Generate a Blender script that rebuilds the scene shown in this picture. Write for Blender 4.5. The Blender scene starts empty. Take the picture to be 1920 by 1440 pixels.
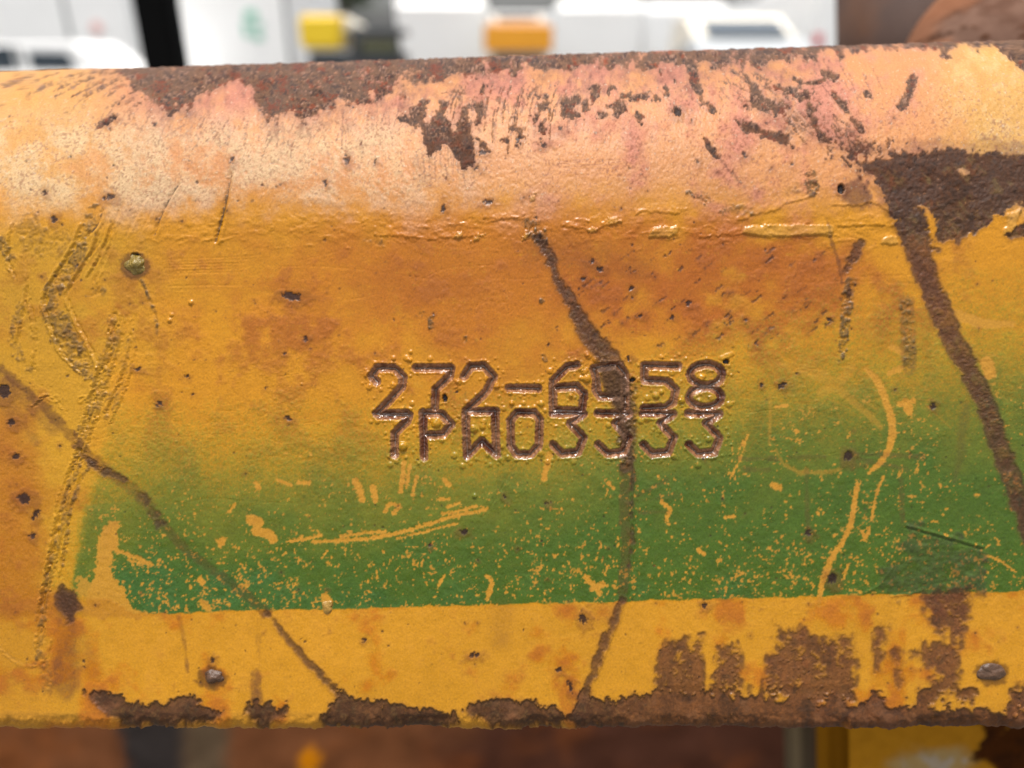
import bpy, bmesh, math, random
import numpy as np
from mathutils import Matrix, Vector
R = math.radians
sc = bpy.context.scene
C = sc.collection
# ------------------------------------------------------------------ camera, world, sun, exposure
PITCH = 24.0
CAM = Vector((0, 0, 1.3))
D = 0.154                      # camera to beam face, metres
FPX = 1387.0                   # focal length in photo pixels (1920 wide)
PX = D / FPX                   # one photo pixel on the face
cam_d = bpy.data.cameras.new('camera')
cam = bpy.data.objects.new('camera', cam_d)
C.objects.link(cam)
cam.location = CAM
cam.rotation_euler = (R(90 - PITCH), 0, 0)
cam_d.sensor_width = 36.0
cam_d.lens = 36.0 * FPX / 1920
cam_d.clip_start = 0.005
cam_d.clip_end = 2000
cam_d.dof.use_dof = True
cam_d.dof.focus_distance = 0.159
cam_d.dof.aperture_fstop = 7.0
sc.camera = cam

SUN_EL, SUN_AZ = 86.0, 215.0   # azimuth measured from +y towards +x
w = bpy.data.worlds.new('World')
sc.world = w
w.use_nodes = True
nt = w.node_tree
sky = nt.nodes.new('ShaderNodeTexSky')
sky.sky_type = 'NISHITA'
sky.sun_disc = False
sky.sun_elevation = R(SUN_EL)
sky.sun_rotation = R(SUN_AZ)
sky.dust_density = 6.0
sky.air_density = 1.2
sky.ozone_density = 1.0
hs = nt.nodes.new('ShaderNodeHueSaturation')
hs.inputs['Saturation'].default_value = 0.22
nt.links.new(sky.outputs[0], hs.inputs['Color'])
nt.links.new(hs.outputs[0], nt.nodes['Background'].inputs[0])
nt.nodes['Background'].inputs[1].default_value = 0.085
sd = bpy.data.lights.new('sun', 'SUN')
sd.energy = 1.5
sd.angle = R(11)
sd.color = (1.0, 0.95, 0.88)
sun = bpy.data.objects.new('sun', sd)
C.objects.link(sun)
sv = Vector((math.sin(R(SUN_AZ)) * math.cos(R(SUN_EL)), math.cos(R(SUN_AZ)) * math.cos(R(SUN_EL)), math.sin(R(SUN_EL))))
sun.rotation_euler = sv.to_track_quat('Z', 'Y').to_euler()
sun.location = (0, 0, 30)
sc.view_settings.view_transform = 'Standard'
sc.view_settings.look = 'None'
sc.view_settings.gamma = 1.0
sc.view_settings.exposure = 1.5

# ------------------------------------------------------------------ helpers
def lin(r, g, b):
    f = lambda c: (c / 255 / 12.92) if c / 255 <= 0.04045 else ((c / 255 + 0.055) / 1.055) ** 2.4
    return np.array([f(r), f(g), f(b)], np.float32)

def obj(name, me, mat=None, parent=None):
    o = bpy.data.objects.new(name, me)
    C.objects.link(o)
    if mat is not None and len(me.materials) == 0:
        me.materials.append(mat)
    if parent is not None:
        o.parent = parent
    return o

def tag(o, label=None, cat=None, group=None, kind=None):
    if label: o['label'] = label
    if cat: o['category'] = cat
    if group: o['group'] = group
    if kind: o['kind'] = kind
    return o

def empty(name, loc, rz=0.0):
    o = bpy.data.objects.new(name, None)
    C.objects.link(o)
    o.location = loc
    o.rotation_euler = (0, 0, rz)
    o.empty_display_size = 0.1
    return o

def nd(t, typ, **kw):
    n = t.nodes.new(typ)
    for k, v in kw.items():
        setattr(n, k, v)
    return n

def plain(name, col, rough=0.5, metal=0.0, var=0.12, scale=6.0, bump=0.0, spec=0.5):
    m = bpy.data.materials.new(name)
    m.use_nodes = True
    t = m.node_tree
    b = t.nodes['Principled BSDF']
    tc = nd(t, 'ShaderNodeTexCoord')
    no = nd(t, 'ShaderNodeTexNoise')
    no.inputs['Scale'].default_value = scale
    no.inputs['Detail'].default_value = 6
    t.links.new(tc.outputs['Object'], no.inputs['Vector'])
    mp = nd(t, 'ShaderNodeMapRange')
    mp.inputs['To Min'].default_value = 1 - var
    mp.inputs['To Max'].default_value = 1 + var
    t.links.new(no.outputs['Fac'], mp.inputs['Value'])
    mx = nd(t, 'ShaderNodeVectorMath', operation='SCALE')
    mx.inputs[0].default_value = tuple(float(c) for c in col)
    t.links.new(mp.outputs[0], mx.inputs['Scale'])
    t.links.new(mx.outputs[0], b.inputs['Base Color'])
    b.inputs['Roughness'].default_value = rough
    b.inputs['Metallic'].default_value = metal
    b.inputs['Specular IOR Level'].default_value = spec
    if bump:
        bp = nd(t, 'ShaderNodeBump')
        bp.inputs['Strength'].default_value = bump
        bp.inputs['Distance'].default_value = 0.01
        t.links.new(no.outputs['Fac'], bp.inputs['Height'])
        t.links.new(bp.outputs[0], b.inputs['Normal'])
    return m

# rust and paint for the neighbouring machine parts, in object space
def rusty(name, paint, rust, rust2, scale, lo, hi, rough=0.6, fine=400):
    m = bpy.data.materials.new(name)
    m.use_nodes = True
    t = m.node_tree
    b = t.nodes['Principled BSDF']
    tc = nd(t, 'ShaderNodeTexCoord')
    n1 = nd(t, 'ShaderNodeTexNoise'); n1.inputs['Scale'].default_value = scale; n1.inputs['Detail'].default_value = 9; n1.inputs['Roughness'].default_value = 0.6
    n2 = nd(t, 'ShaderNodeTexNoise'); n2.inputs['Scale'].default_value = scale * 2.7; n2.inputs['Detail'].default_value = 6
    n3 = nd(t, 'ShaderNodeTexNoise'); n3.inputs['Scale'].default_value = fine; n3.inputs['Detail'].default_value = 4
    for n in (n1, n2, n3):
        t.links.new(tc.outputs['Object'], n.inputs['Vector'])
    r1 = nd(t, 'ShaderNodeMapRange'); r1.inputs['From Min'].default_value = lo; r1.inputs['From Max'].default_value = hi
    t.links.new(n1.outputs['Fac'], r1.inputs['Value'])
    mr = nd(t, 'ShaderNodeMix', data_type='RGBA')
    mr.inputs['A'].default_value = (*map(float, rust), 1); mr.inputs['B'].default_value = (*map(float, rust2), 1)
    t.links.new(n2.outputs['Fac'], mr.inputs['Factor'])
    mp = nd(t, 'ShaderNodeMix', data_type='RGBA')
    mp.inputs['A'].default_value = (*map(float, paint), 1)
    t.links.new(mr.outputs['Result'], mp.inputs['B'])
    t.links.new(r1.outputs[0], mp.inputs['Factor'])
    t.links.new(mp.outputs['Result'], b.inputs['Base Color'])
    b.inputs['Roughness'].default_value = rough
    bp = nd(t, 'ShaderNodeBump'); bp.inputs['Strength'].default_value = 0.5; bp.inputs['Distance'].default_value = 0.0006
    t.links.new(n3.outputs['Fac'], bp.inputs['Height'])
    t.links.new(bp.outputs[0], b.inputs['Normal'])
    return m

# ------------------------------------------------------------------ the beam: paint map in beam-surface coordinates
# The map is measured in photo pixels unrolled over the beam's surface (1 px = 0.111 mm).
U0, U1, V0, V1 = -60, 1980, 30, 1410
WN, HN = U1 - U0, V1 - V0
uu = (np.arange(WN, dtype=np.float32) + U0)[None, :]
vv = (np.arange(HN, dtype=np.float32) + V0)[:, None]
rng = np.random.default_rng(7)

def vn(cx, cy, seed):
    r = np.random.default_rng(seed)
    nx, ny = int(WN / cx) + 4, int(HN / cy) + 4
    L = r.random((ny, nx), dtype=np.float32) * 2 - 1
    x = np.arange(WN, dtype=np.float32) / cx + r.random(); i = x.astype(int); f = (x - i); f = f * f * (3 - 2 * f)
    y = np.arange(HN, dtype=np.float32) / cy + r.random(); j = y.astype(int); g = (y - j); g = (g * g * (3 - 2 * g))[:, None].astype(np.float32)
    f = f.astype(np.float32)
    A = L[:, i] * (1 - f) + L[:, i + 1] * f
    return A[j] * (1 - g) + A[j + 1] * g

def fbm(cx, cy, octv, seed, rough=0.55):
    s, a, tot = 0, 1.0, 0
    for k in range(octv):
        s = s + a * vn(cx, cy, seed * 31 + k); tot += a
        a *= rough; cx = max(cx / 2.03, 1.01); cy = max(cy / 2.03, 1.01)
    return (s / tot * 1.6).astype(np.float32)

def shear_n(f, kx, ky):               # roll rows so that a noise runs diagonally
    out = np.empty_like(f)
    for r_ in range(HN):
        out[r_] = np.roll(f[r_], int(kx * (r_ - ky)))
    return out

def ss(x, a=0.0, b=1.0):
    t = np.clip((x - a) / (b - a), 0, 1)
    return t * t * (3 - 2 * t)

N60 = fbm(60, 60, 5, 1); N20 = fbm(22, 22, 4, 2); N8 = fbm(9, 9, 3, 3); N3 = fbm(3.4, 3.4, 2, 4, .6)
N200 = fbm(260, 200, 4, 5); NV = fbm(9, 60, 4, 6); NH = fbm(90, 8, 4, 7); N1 = rng.random((HN, WN), dtype=np.float32) * 2 - 1
ND = shear_n(fbm(7, 60, 4, 8), -0.55, 200)      # diagonal streaks
NE = shear_n(fbm(7, 60, 4, 9), 0.75, 200)

def win(x0, x1, y0, y1):
    a, b = max(int(x0) - U0, 0), min(int(x1) - U0 + 1, WN)
    c, d = max(int(y0) - V0, 0), min(int(y1) - V0 + 1, HN)
    if a >= b or c >= d: return None
    return (slice(c, d), slice(a, b))

def smooth_pts(p, n=6):
    p = np.array(p, float)
    if len(p) < 3: return p
    q = np.vstack([2 * p[0] - p[1], p, 2 * p[-1] - p[-2]])
    out = []
    for i in range(len(p) - 1):
        a, b, c, d = q[i], q[i + 1], q[i + 2], q[i + 3]
        for k in range(n):
            t = k / n
            out.append(.5 * ((2 * b) + (-a + c) * t + (2 * a - 5 * b + 4 * c - d) * t * t + (-a + 3 * b - 3 * c + d) * t ** 3))
    out.append(p[-1])
    return np.array(out)

def pfield(pts, ws, pad, smooth=False):
    """signed distance (negative inside) of a polyline of varying half width, in a window"""
    pts = np.array(pts, float)
    ws = np.array(ws if np.ndim(ws) else [ws] * len(pts), float)
    if smooth and len(pts) > 2:
        n = len(pts); sp = smooth_pts(pts)
        ws = np.interp(np.linspace(0, n - 1, len(sp)), np.arange(n), ws); pts = sp
    m = ws.max() + pad
    s = win(pts[:, 0].min() - m, pts[:, 0].max() + m, pts[:, 1].min() - m, pts[:, 1].max() + m)
    if s is None: return None, None
    X, Y = uu[:, s[1]], vv[s[0], :]
    F = np.full((Y.shape[0], X.shape[1]), 1e3, np.float32)
    for i in range(len(pts) - 1):
        (ax, ay), (bx, by) = pts[i], pts[i + 1]
        dx, dy = bx - ax, by - ay
        L2 = dx * dx + dy * dy + 1e-6
        # sub-window per segment
        x0 = max(int(min(ax, bx) - m) - U0 - s[1].start, 0); x1 = int(max(ax, bx) + m) + 2 - U0 - s[1].start
        y0 = max(int(min(ay, by) - m) - V0 - s[0].start, 0); y1 = int(max(ay, by) + m) + 2 - V0 - s[0].start
        if x1 <= 0 or y1 <= 0: continue
        xs, ys = X[:, x0:x1], Y[y0:y1]
        if xs.size == 0 or ys.size == 0: continue
        t = np.clip(((xs - ax) * dx + (ys - ay) * dy) / L2, 0, 1)
        d = np.hypot(xs - ax - t * dx, ys - ay - t * dy) - (ws[i] + (ws[i + 1] - ws[i]) * t)
        F[y0:y1, x0:x1] = np.minimum(F[y0:y1, x0:x1], d)
    return F, s

def put(tgt, F, s, soft, amp, nz, val):
    m = ss((-F + nz[s] * amp) / soft, -0.5, 0.5) * val
    tgt[s] = np.maximum(tgt[s], m)

def stroke(tgt, pts, ws, soft=3, amp=3, nz=None, val=1.0, smooth=True):
    F, s = pfield(pts, ws, soft + amp * 2 + 2, smooth)
    if s is not None: put(tgt, F, s, soft, amp, N8 if nz is None else nz, val)

def poly(tgt, pts, soft=3, amp=4, nz=None, val=1.0):
    p = list(pts) + [pts[0]]
    F, s = pfield(p, 0.0, soft + amp * 2 + 4)
    if s is None: return
    X, Y = uu[:, s[1]], vv[s[0], :]
    ins = np.zeros(F.shape, bool)
    for (ax, ay), (bx, by) in zip(p[:-1], p[1:]):
        if ay == by: continue
        c = ((ay > Y) != (by > Y)) & (X < (bx - ax) * (Y - ay) / (by - ay) + ax)
        ins ^= c
    put(tgt, np.where(ins, -F, F), s, soft, amp, N8 if nz is None else nz, val)

def blob(tgt, cx, cy, rx, ry=None, rot=0.0, soft=3, amp=3, nz=None, val=1.0):
    ry = rx if ry is None else ry
    m = max(rx, ry) + soft + 2 * amp + 2
    s = win(cx - m, cx + m, cy - m, cy + m)
    if s is None: return
    X, Y = uu[:, s[1]] - cx, vv[s[0], :] - cy
    c, n = math.cos(rot), math.sin(rot)
    q = np.hypot((X * c + Y * n) / rx, (-X * n + Y * c) / ry)
    put(tgt, (q - 1) * min(rx, ry), s, soft, amp, N8 if nz is None else nz, val)

def Z(): return np.zeros((HN, WN), np.float32)
def lerp(col, c, m):
    return col + (c - col) * m[..., None]

SIL = 137 - 0.031 * uu                                  # where the bend turns away, roughly
def interp_u(xs, ys): return np.interp(uu[0], xs, ys).astype(np.float32)[None, :]

# ---- yellow paint
K = 0.44                                                # pigment = seen colour x K
Yel = lin(234, 158, 22) * K; Org = lin(216, 122, 4) * K; Low = lin(238, 168, 42) * K
Lem = lin(228, 168, 36) * K; Pea = lin(232, 156, 102) * K; Pin = lin(222, 142, 120) * K
Cream = lin(234, 178, 88) * K
col = np.broadcast_to(Yel, (HN, WN, 3)).copy()
col = lerp(col, Org, ss(1.25 - np.hypot((uu - 950) / 560, (vv - 520) / 190) + .35 * N60, 0, .9) * .75)
col = lerp(col, lin(194, 100, 10) * K, ss(1.2 - np.hypot((uu - 1360) / 330, (vv - 530) / 130) + .5 * N60, 0, .9) * .7)
col = lerp(col, Lem, ss(260 - uu + 90 * N60, -60, 120) * ss(vv, 380, 470) * .85)
col = lerp(col, lin(196, 108, 18) * K, ss(150 - uu + (vv - 900) * .12 + 60 * N60, 0, 120) * ss(vv, 700, 800) * .65)
lowm = ss(vv - (1158 - .026 * uu), -6, 10)
col = lerp(col, Low, lowm * .8)
col = lerp(col, lin(222, 128, 4) * K, lowm * ss(N60 + .6 * vn(45, 190, 55), .0, .8) * .8)
# bend: chalked, peach and pink, plus sky sheen put into the colour
crest_rel = 0
bev = ss(395 - .01 * uu - vv + 24 * N60, -45, 60)
col = lerp(col, Pea, bev * (.8 - .25 * ss(uu, 1700, 1900)))
col = lerp(col, Cream, bev * ss(260 - uu + 70 * N60, -60, 160) * .6)
col = lerp(col, Cream, bev * ss(uu + 60 * N60, 1690, 1880) * .8)
col = lerp(col, Pin, bev * ss(N60 * .9 + NV * .10 + N20 * .35 + ss(270 - vv, -80, 120) * .5, -.1, 1.1) * ss(uu, 120, 350) * ss(1790 - uu, 0, 90) * .85)
col = lerp(col, lin(242, 206, 156) * K, bev * ss(N60 + N20 * .5 + N3 * .4 + N8 * .2 + .45, -.5, 1.3) * ss(vv, 180, 270) * ss(1150 - uu, 0, 500) * .85)  # pale gloss of the lower bend, painted as colour
col = lerp(col, lin(242, 204, 150) * K, bev * ss(uu + 60 * N60, 1680, 1860) * ss(N20 + .5 * N3, -.5, 1) * .5)
# warm tonal drift and thin brown film
col = col * (1 + .07 * N200 + .05 * N20 + .035 * N8)[..., None]
film = ss(N60 + .5 * N20 + .3 * vn(40, 220, 91), .1, 1.0) * ss(vv, 420, 500) * .5 * (1 - .25 * lowm)
col = lerp(col, lin(172, 92, 14) * K, film)
am = ss(fbm(150, 100, 5, 133) + .3 * N20, .15, .8) * ss(vv, 400, 470) * (1 - lowm)
col = lerp(col, lin(190, 104, 8) * K, am * .38)
lt = ss(fbm(150, 110, 5, 34) + .3 * N20, .2, .9) * ss(vv, 440, 500) * (1 - lowm)
col = lerp(col, lin(236, 170, 30) * K, lt * .45)
fine_l = ss(vn(70, 2.2, 35) + .7 * vn(2.2, 50, 36) + .4 * N8, .95, 1.35) * ss(vv, 430, 470)
col = lerp(col, lin(238, 174, 50) * K, fine_l * .35)
patchy = .45 + .55 * ss(N60 + .4 * N200, -.3, .5)
patchy *= 1 - .55 * ss(vv, 1100, 1180)
H = (0.046 * N20 * patchy + 0.040 * N8 * patchy + 0.05 * N60).astype(np.float32)         # height, mm
H += 0.034 * N3 * patchy
gloss = np.full((HN, WN), .28, np.float32) + .05 * N20 + .26 * bev

# ---- green overspray
up = interp_u([-60, 100, 200, 500, 760, 1000, 1200, 1400, 1600, 1980], [940, 860, 720, 725, 730, 690, 630, 580, 520, 440])
full = interp_u([-60, 150, 300, 700, 1000, 1300, 1600, 1980], [1260, 1170, 1100, 1075, 1060, 1030, 1020, 1010])
g = np.clip((vv - up + 20 * N60 + 12 * N20) / (full - up), 0, 1)
g = g ** .95
edge = 1157 - .0255 * uu + 2.2 * vn(18, 18, 77) + 1.3 * N8
cut = ss(edge - vv, -1.6, 1.6)
left = ss(uu - interp_u([0, 1], [0, 1]) * 0 - np.interp(vv, [760, 860, 950, 1060, 1160], [215, 190, 158, 140, 135]) + 8 * N20, -12, 12)
left = left * .82 + .18 * ss(uu, 20, 130)
tip = 1 - ss(218 - uu + (vv - 1120) * 1.1 + 14 * N20, -6, 8) * ss(vv, 1095, 1130)
g = g * cut * left * tip
Gol = lin(172, 150, 28) * K; Grn = lin(70, 112, 30) * K; Gmid = lin(124, 132, 34) * K
grain = np.clip(g + (.20 * N1 + .16 * N3) * (g > .02) * (1 - .6 * g), 0, 1)
gc = lerp(np.broadcast_to(Gol, (HN, WN, 3)).copy(), Gmid, ss(g, .25, .6))
gc = lerp(gc, Grn, ss(g + .08 * N60 + .10 * ss(uu, 900, 1300), .5, .98))
gc = lerp(gc, lin(44, 116, 56) * K, ss(.55 * ss(900 - uu, -300, 500) + .4 * N60 + ss(vv, 960, 1130) - .85, 0, .9) * .6)
gc *= (1 + .10 * N20 + .07 * N8 + .05 * N1)[..., None]
gm = ss(grain, .0, .62) * ss(g, 0, .12)
gm = np.clip(gm, 0, 1) * .96
base_y = col.copy()
col = col * (1 - gm[..., None]) + gc * gm[..., None]
H += .02 * ss(g, .2, .7)

# speckles where yellow shows through the green
dens = ss(vv, 880, 1120) * .8 + .25
sp = np.maximum(ss(N3 * .75 + vn(6, 6, 101) * .9 + .35 * N20 + .22 * dens + .30 * N60, 1.06, 1.16) * .9, ss(vn(11, 11, 102) + .5 * N3 + .25 * N20 + .22 * dens + .25 * N60, 1.22, 1.30))
sp *= ss(g, .35, .6)
chips = Z()
Yc = lin(226, 164, 56) * K
r = np.random.default_rng(21)
for _ in range(260):                                   # flecks, flung along the band
    x, y = r.uniform(150, 1900), 1140 - abs(r.normal(0, 95))
    n = r.integers(1, 5); rr = r.uniform(.8, 2.7)
    for k in range(n):
        blob(chips, x + r.normal(0, 7), y + r.normal(0, 7), rr * r.uniform(.5, 1.1), rr * r.uniform(.5, 1.3), r.uniform(0, 3), 1.2, 1.5, N3)
for p, wd in [
    ([(545, 1014), (575, 1010), (602, 1003)], 3.2), ([(545, 1016), (570, 1004)], 2), ([(585, 1016), (680, 1011), (730, 1003), (790, 987), (850, 968), (912, 955)], 3.6),
    ([(640, 1005), (690, 999), (723, 996)], 3), ([(745, 1010), (800, 996), (858, 981)], 2.2), ([(830, 964), (860, 958), (893, 949)], 3.2),
    ([(822, 936), (842, 936)], 3), ([(840, 950), (862, 943)], 3), ([(666, 903), (674, 918), (678, 936)], 6.5), ([(700, 915), (704, 938)], 6),
    ([(758, 868), (754, 900), (752, 922)], 4.5), ([(768, 872), (762, 915)], 3), ([(781, 893), (774, 928)], 3), ([(722, 960), (730, 945), (748, 950), (738, 962)], 4),
    ([(833, 900), (842, 910)], 5), ([(1030, 852), (1026, 872), (1020, 897)], 5.5), ([(1098, 1082), (1116, 1100), (1124, 1112)], 5), ([(1112, 1104), (1130, 1096)], 6),
    ([(912, 1080), (922, 1092), (914, 1122)], 4), ([(835, 1078), (822, 1098)], 2.6), ([(214, 1030), (245, 1042), (285, 1058)], 4), ([(240, 1050), (284, 1060)], 2),
    ([(1622, 690), (1645, 715), (1660, 750), (1672, 790), (1670, 830), (1655, 862), (1630, 886)], [3, 7, 7, 7.5, 7, 6, 3]),
    ([(1608, 908), (1602, 940), (1594, 985), (1578, 1020), (1560, 1045), (1550, 1070), (1540, 1100), (1535, 1135)], [4, 5, 5, 5, 6, 7, 5, 4]),
    ([(1552, 712), (1590, 745), (1620, 770), (1640, 790), (1652, 803)], [10, 7, 6, 6, 4]), ([(1540, 705), (1500, 690), (1440, 680)], [14, 8, 2]), ([(1595, 690), (1570, 720), (1540, 735)], 9),
    ([(1455, 842), (1468, 868), (1500, 886), (1512, 884)], [2, 3, 4, 6]), ([(1522, 886), (1548, 886), (1576, 880)], [3, 5, 3]), ([(1443, 738), (1444, 780), (1442, 832)], 2.4),
    ([(1402, 815), (1388, 860), (1370, 895)], 1.6), ([(1394, 826), (1384, 850)], 1.4), ([(1656, 895), (1642, 930), (1634, 975)], 2.6), ([(1630, 990), (1622, 1012)], 3),
    ([(1700, 755), (1704, 770)], 9), ([(1686, 758), (1712, 752)], 5), ([(1590, 1058), (1582, 1085)], 3), ([(1845, 1040), (1872, 1050), (1905, 1072)], 2),
    ([(1795, 590), (1840, 605), (1900, 608)], [10, 10, 5]), ([(1850, 680), (1856, 700)], 12), ([(1690, 660), (1672, 650)], 6), ([(1668, 700), (1690, 690)], 5), ([(1455, 762), (1475, 761)], 3),
    ([(1240, 940), (1255, 955), (1250, 975)], 4), ([(1140, 905), (1150, 915)], 3), ([(480, 995), (505, 1003), (512, 1010)], 9), ([(470, 975), (486, 980)], 10), ([(412, 1020), (418, 1012)], 6),
    ([(560, 905), (580, 905)], 4), ([(520, 900), (545, 910)], 3), ([(610, 1120), (616, 1130), (612, 1146)], 8), ([(380, 1130), (390, 1140)], 7), ([(375, 1087), (380, 1092)], 6),
    ([(480, 905), (486, 915)], 4), ([(430, 960), (440, 945)], 3), ([(1360, 970), (1376, 968)], 3), ([(1310, 1030), (1320, 1040)], 4), ([(1450, 910), (1462, 915)], 6)]:
    stroke(chips, p, wd, 1.6, 2.2, N3, .36 if p[0] in ((1455, 842), (1522, 886), (1443, 738), (1540, 705), (1595, 690), (1552, 712)) else 1.0)
poly(chips, [(196, 990), (206, 977), (222, 984), (222, 1020), (208, 1050), (211, 1085), (232, 1100), (241, 1132), (275, 1152), (262, 1158), (150, 1158), (166, 1112), (180, 1062), (184, 1015)], 2, 5, N8)
poly(chips, [(142, 1078), (165, 1085), (180, 1100), (175, 1130), (150, 1120)], 2, 7, N8, .8)
chm = np.clip(np.maximum(sp, chips), 0, 1) * ss(g, .02, .2)
col = lerp(col, 1, Z()) * (1 - chm[..., None]) + (base_y * .25 + Yc * .75) * chm[..., None]
H -= .03 * chm
# faint scrape haze lines of yellow on the olive part
for _ in range(70):
    x, y = r.uniform(1380, 1900), r.uniform(560, 760); a = r.normal(.1, .5); L = r.uniform(15, 70)
    t_ = Z() if False else None
    stroke(chips, [(x, y), (x + L * math.cos(a), y + L * math.sin(a))], r.uniform(.6, 1.3), 1.2, 1, N3, .5)
hz = np.clip(chips - chm, 0, 1)
col = lerp(col, lin(214, 146, 40) * K, hz * .8)

# ---- stains: translucent brown runs
stain = Z()
S = lambda p, w_, v=.6, soft=14, amp=6: stroke(stain, p, w_, soft, amp, N20, v)
S([(125, 1165), (128, 1220), (120, 1290)], [14, 26, 22], .75, 26)
S([(150, 1170), (175, 1260)], [6, 14], .35, 24)
S([(100, 800), (60, 760), (0, 700)], 14, .5)
S([(5, 745), (40, 790), (70, 830)], [20, 12, 4], .5)
S([(1000, 470), (1060, 470), (1200, 500)], [20, 30, 20], .35, 40)
S([(1600, 365), (1610, 372)], 22, .75, 14); S([(790, 330), (775, 300)], 10, .3)
S([(940, 1140), (935, 1200)], 18, .35, 30); S([(480, 1150), (490, 1290)], [4, 3], .35, 5)
S([(335, 1155), (345, 1200), (352, 1260)], [5, 4, 2], .65, 5, 2); S([(1270, 930), (1180, 940)], 3, .3)
S([(480, 1262), (482, 1312)], [10, 11], .8, 6, 3)
for p in [(1200, 960, 1255, 960), (1195, 930, 1250, 900), (1385, 860, 1455, 860), (1395, 880, 1440, 881), (1480, 858, 1545, 856), (1600, 850, 1730, 856), (1512, 880, 1514, 990), (1690, 900, 1692, 985), (1610, 860, 1700, 880)]:
    stroke(stain, [(p[0], p[1]), (p[2], p[3])], 4, 5, 3, N20, .45)
stroke(stain, [(1700, 565), (1705, 690)], 14, 8, 3, N20, .5); stroke(stain, [(1810, 760), (1800, 850), (1790, 900)], [10, 9, 4], 10, 4, N20, .45)
col = lerp(col, lin(112, 66, 40) * K, np.clip(stain * (.8 + .35 * N20 + .2 * N3), 0, 1) * .75)
# purplish rust bloom round pits
bloom = Z(); pit = Z()
pits = [(22, 792, 8, 8), (30, 857, 8, 7), (8, 733, 13, 15), (195, 372, 5, 5), (207, 369, 9, 7), (84, 360, 6, 6), (101, 411, 7, 8), (573, 635, 5, 5), (298, 757, 6, 5), (350, 706, 5, 4),
    (540, 785, 9, 5), (258, 692, 7, 4), (497, 727, 3, 3), (535, 663, 3, 2), (434, 300, 5, 7), (609, 341, 4, 7), (650, 300, 6, 9), (676, 268, 3, 4), (703, 303, 4, 4), (831, 390, 4, 9), (915, 378, 9, 4),
    (870, 997, 7, 5), (805, 1022, 4, 3), (1183, 541, 5, 5), (1260, 595, 4, 4), (1290, 568, 7, 6), (1093, 522, 6, 5), (1027, 943, 6, 4), (946, 930, 3, 4), (1466, 722, 9, 6), (1427, 722, 4, 4), (1418, 642, 5, 5), (1398, 598, 4, 4), (1555, 598, 4, 4),
    (1396, 290, 5, 7), (1308, 303, 4, 4), (1575, 355, 7, 9), (1270, 210, 9, 9), (880, 275, 6, 4), (905, 285, 10, 6), (972, 260, 5, 8), (1020, 272, 8, 5), (1050, 240, 4, 6), (895, 315, 5, 4), (290, 232, 4, 4), (200, 232, 6, 4), (212, 222, 7, 5), (600, 172, 5, 4),
    (1750, 760, 6, 8), (1320, 860, 3, 3), (1590, 855, 9, 12), (1560, 1085, 10, 12), (1515, 1000, 6, 7), (397, 1238, 6, 6), (683, 1200, 5, 4), (1048, 1255, 6, 5), (1094, 1160, 8, 12), (1070, 1290, 5, 16), (890, 1228, 10, 5), (1320, 1135, 7, 6), (60, 1005, 7, 6), (45, 935, 14, 12), (66, 965, 6, 12), (1110, 490, 5, 5), (1125, 505, 8, 6), (1200, 592, 6, 4), (1178, 672, 5, 4), (548, 555, 20, 9), (550, 557, 12, 6)]
for i, (x, y, a, b) in enumerate(pits):
    blob(pit, x, y, a * .85, b * .85, r.uniform(-.5, .5), 2.0, 3, N3, 1 if i < 77 else .7)
    blob(bloom, x + 2, y + 3, a * 2.0, b * 2.0, 0, 14, 6, N8, .55)
for _ in range(470):                                    # many tiny rust specks
    x = r.uniform(0, 1920); y = r.uniform(140, 1310)
    rr = r.uniform(.7, 2.4) * (1.25 if (y < 420 or x < 160 or (1080 < x < 1600 and y < 680)) else .85)
    blob(pit, x, y, rr, rr * r.uniform(.6, 1.3), r.uniform(0, 3), 1.4, 1.4, N3, r.uniform(.5, .95))
    if r.random() < .35: blob(bloom, x, y, rr * 3, rr * 3, 0, 8, 4, N8, .35)
for _ in range(70):                                     # diagonal streaky specks, right of the middle run
    x, y = r.uniform(1080, 1560), r.uniform(465, 650); L = r.uniform(4, 20)
    stroke(pit, [(x, y), (x + L * .8, y - L * .6)], r.uniform(.7, 2.5), 2, 2.5, N3, r.uniform(.35, .8))
    if r.random() < .4: blob(bloom, x, y, 9, 6, -.6, 10, 4, N8, .4)
col = lerp(col, lin(128, 66, 34) * K, np.clip(bloom, 0, 1) * .75)

# ---- dirty scrapes and ridges in the paint on the left
dirt = Z()
G = lambda p, w_, v=.8, soft=10, amp=8, nz=N8: stroke(dirt, p, w_, soft, amp, nz, v)
G([(175, 385), (160, 440), (140, 490), (112, 528), (95, 562), (105, 600), (125, 640), (150, 675), (170, 700)], [3, 8, 14, 15, 16, 18, 22, 20, 8], .8)
G([(120, 600), (150, 655)], [10, 12], 1, 8)
G([(60, 430), (75, 470), (120, 440)], [24, 22, 20], .45, 26, 12, N20)
G([(215, 590), (212, 640), (196, 690), (178, 745), (160, 800), (150, 850)], [4, 8, 12, 14, 12, 10], .55, 12)
G([(240, 640), (225, 720), (200, 780)], [3, 9, 6], .4, 12)
G([(150, 850), (128, 920), (117, 985), (100, 1045), (85, 1120), (76, 1200), (70, 1240)], [8, 6, 5, 5, 4, 4, 3], .6, 5, 4)
G([(168, 870), (140, 930), (128, 985), (118, 1060)], [4, 3, 3, 2], .75, 4, 3)
G([(0, 1215), (30, 1238), (62, 1246), (80, 1230), (90, 1290)], [3, 3, 3, 3, 14], .4, 6, 4)
G([(265, 525), (280, 560), (293, 600), (294, 628)], [3, 3, 3, 2], .8, 4, 1.5)
G([(190, 545), (180, 548)], 9, .7, 5, 4); G([(160, 555), (175, 555)], 2, .8, 3, 1)
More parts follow.
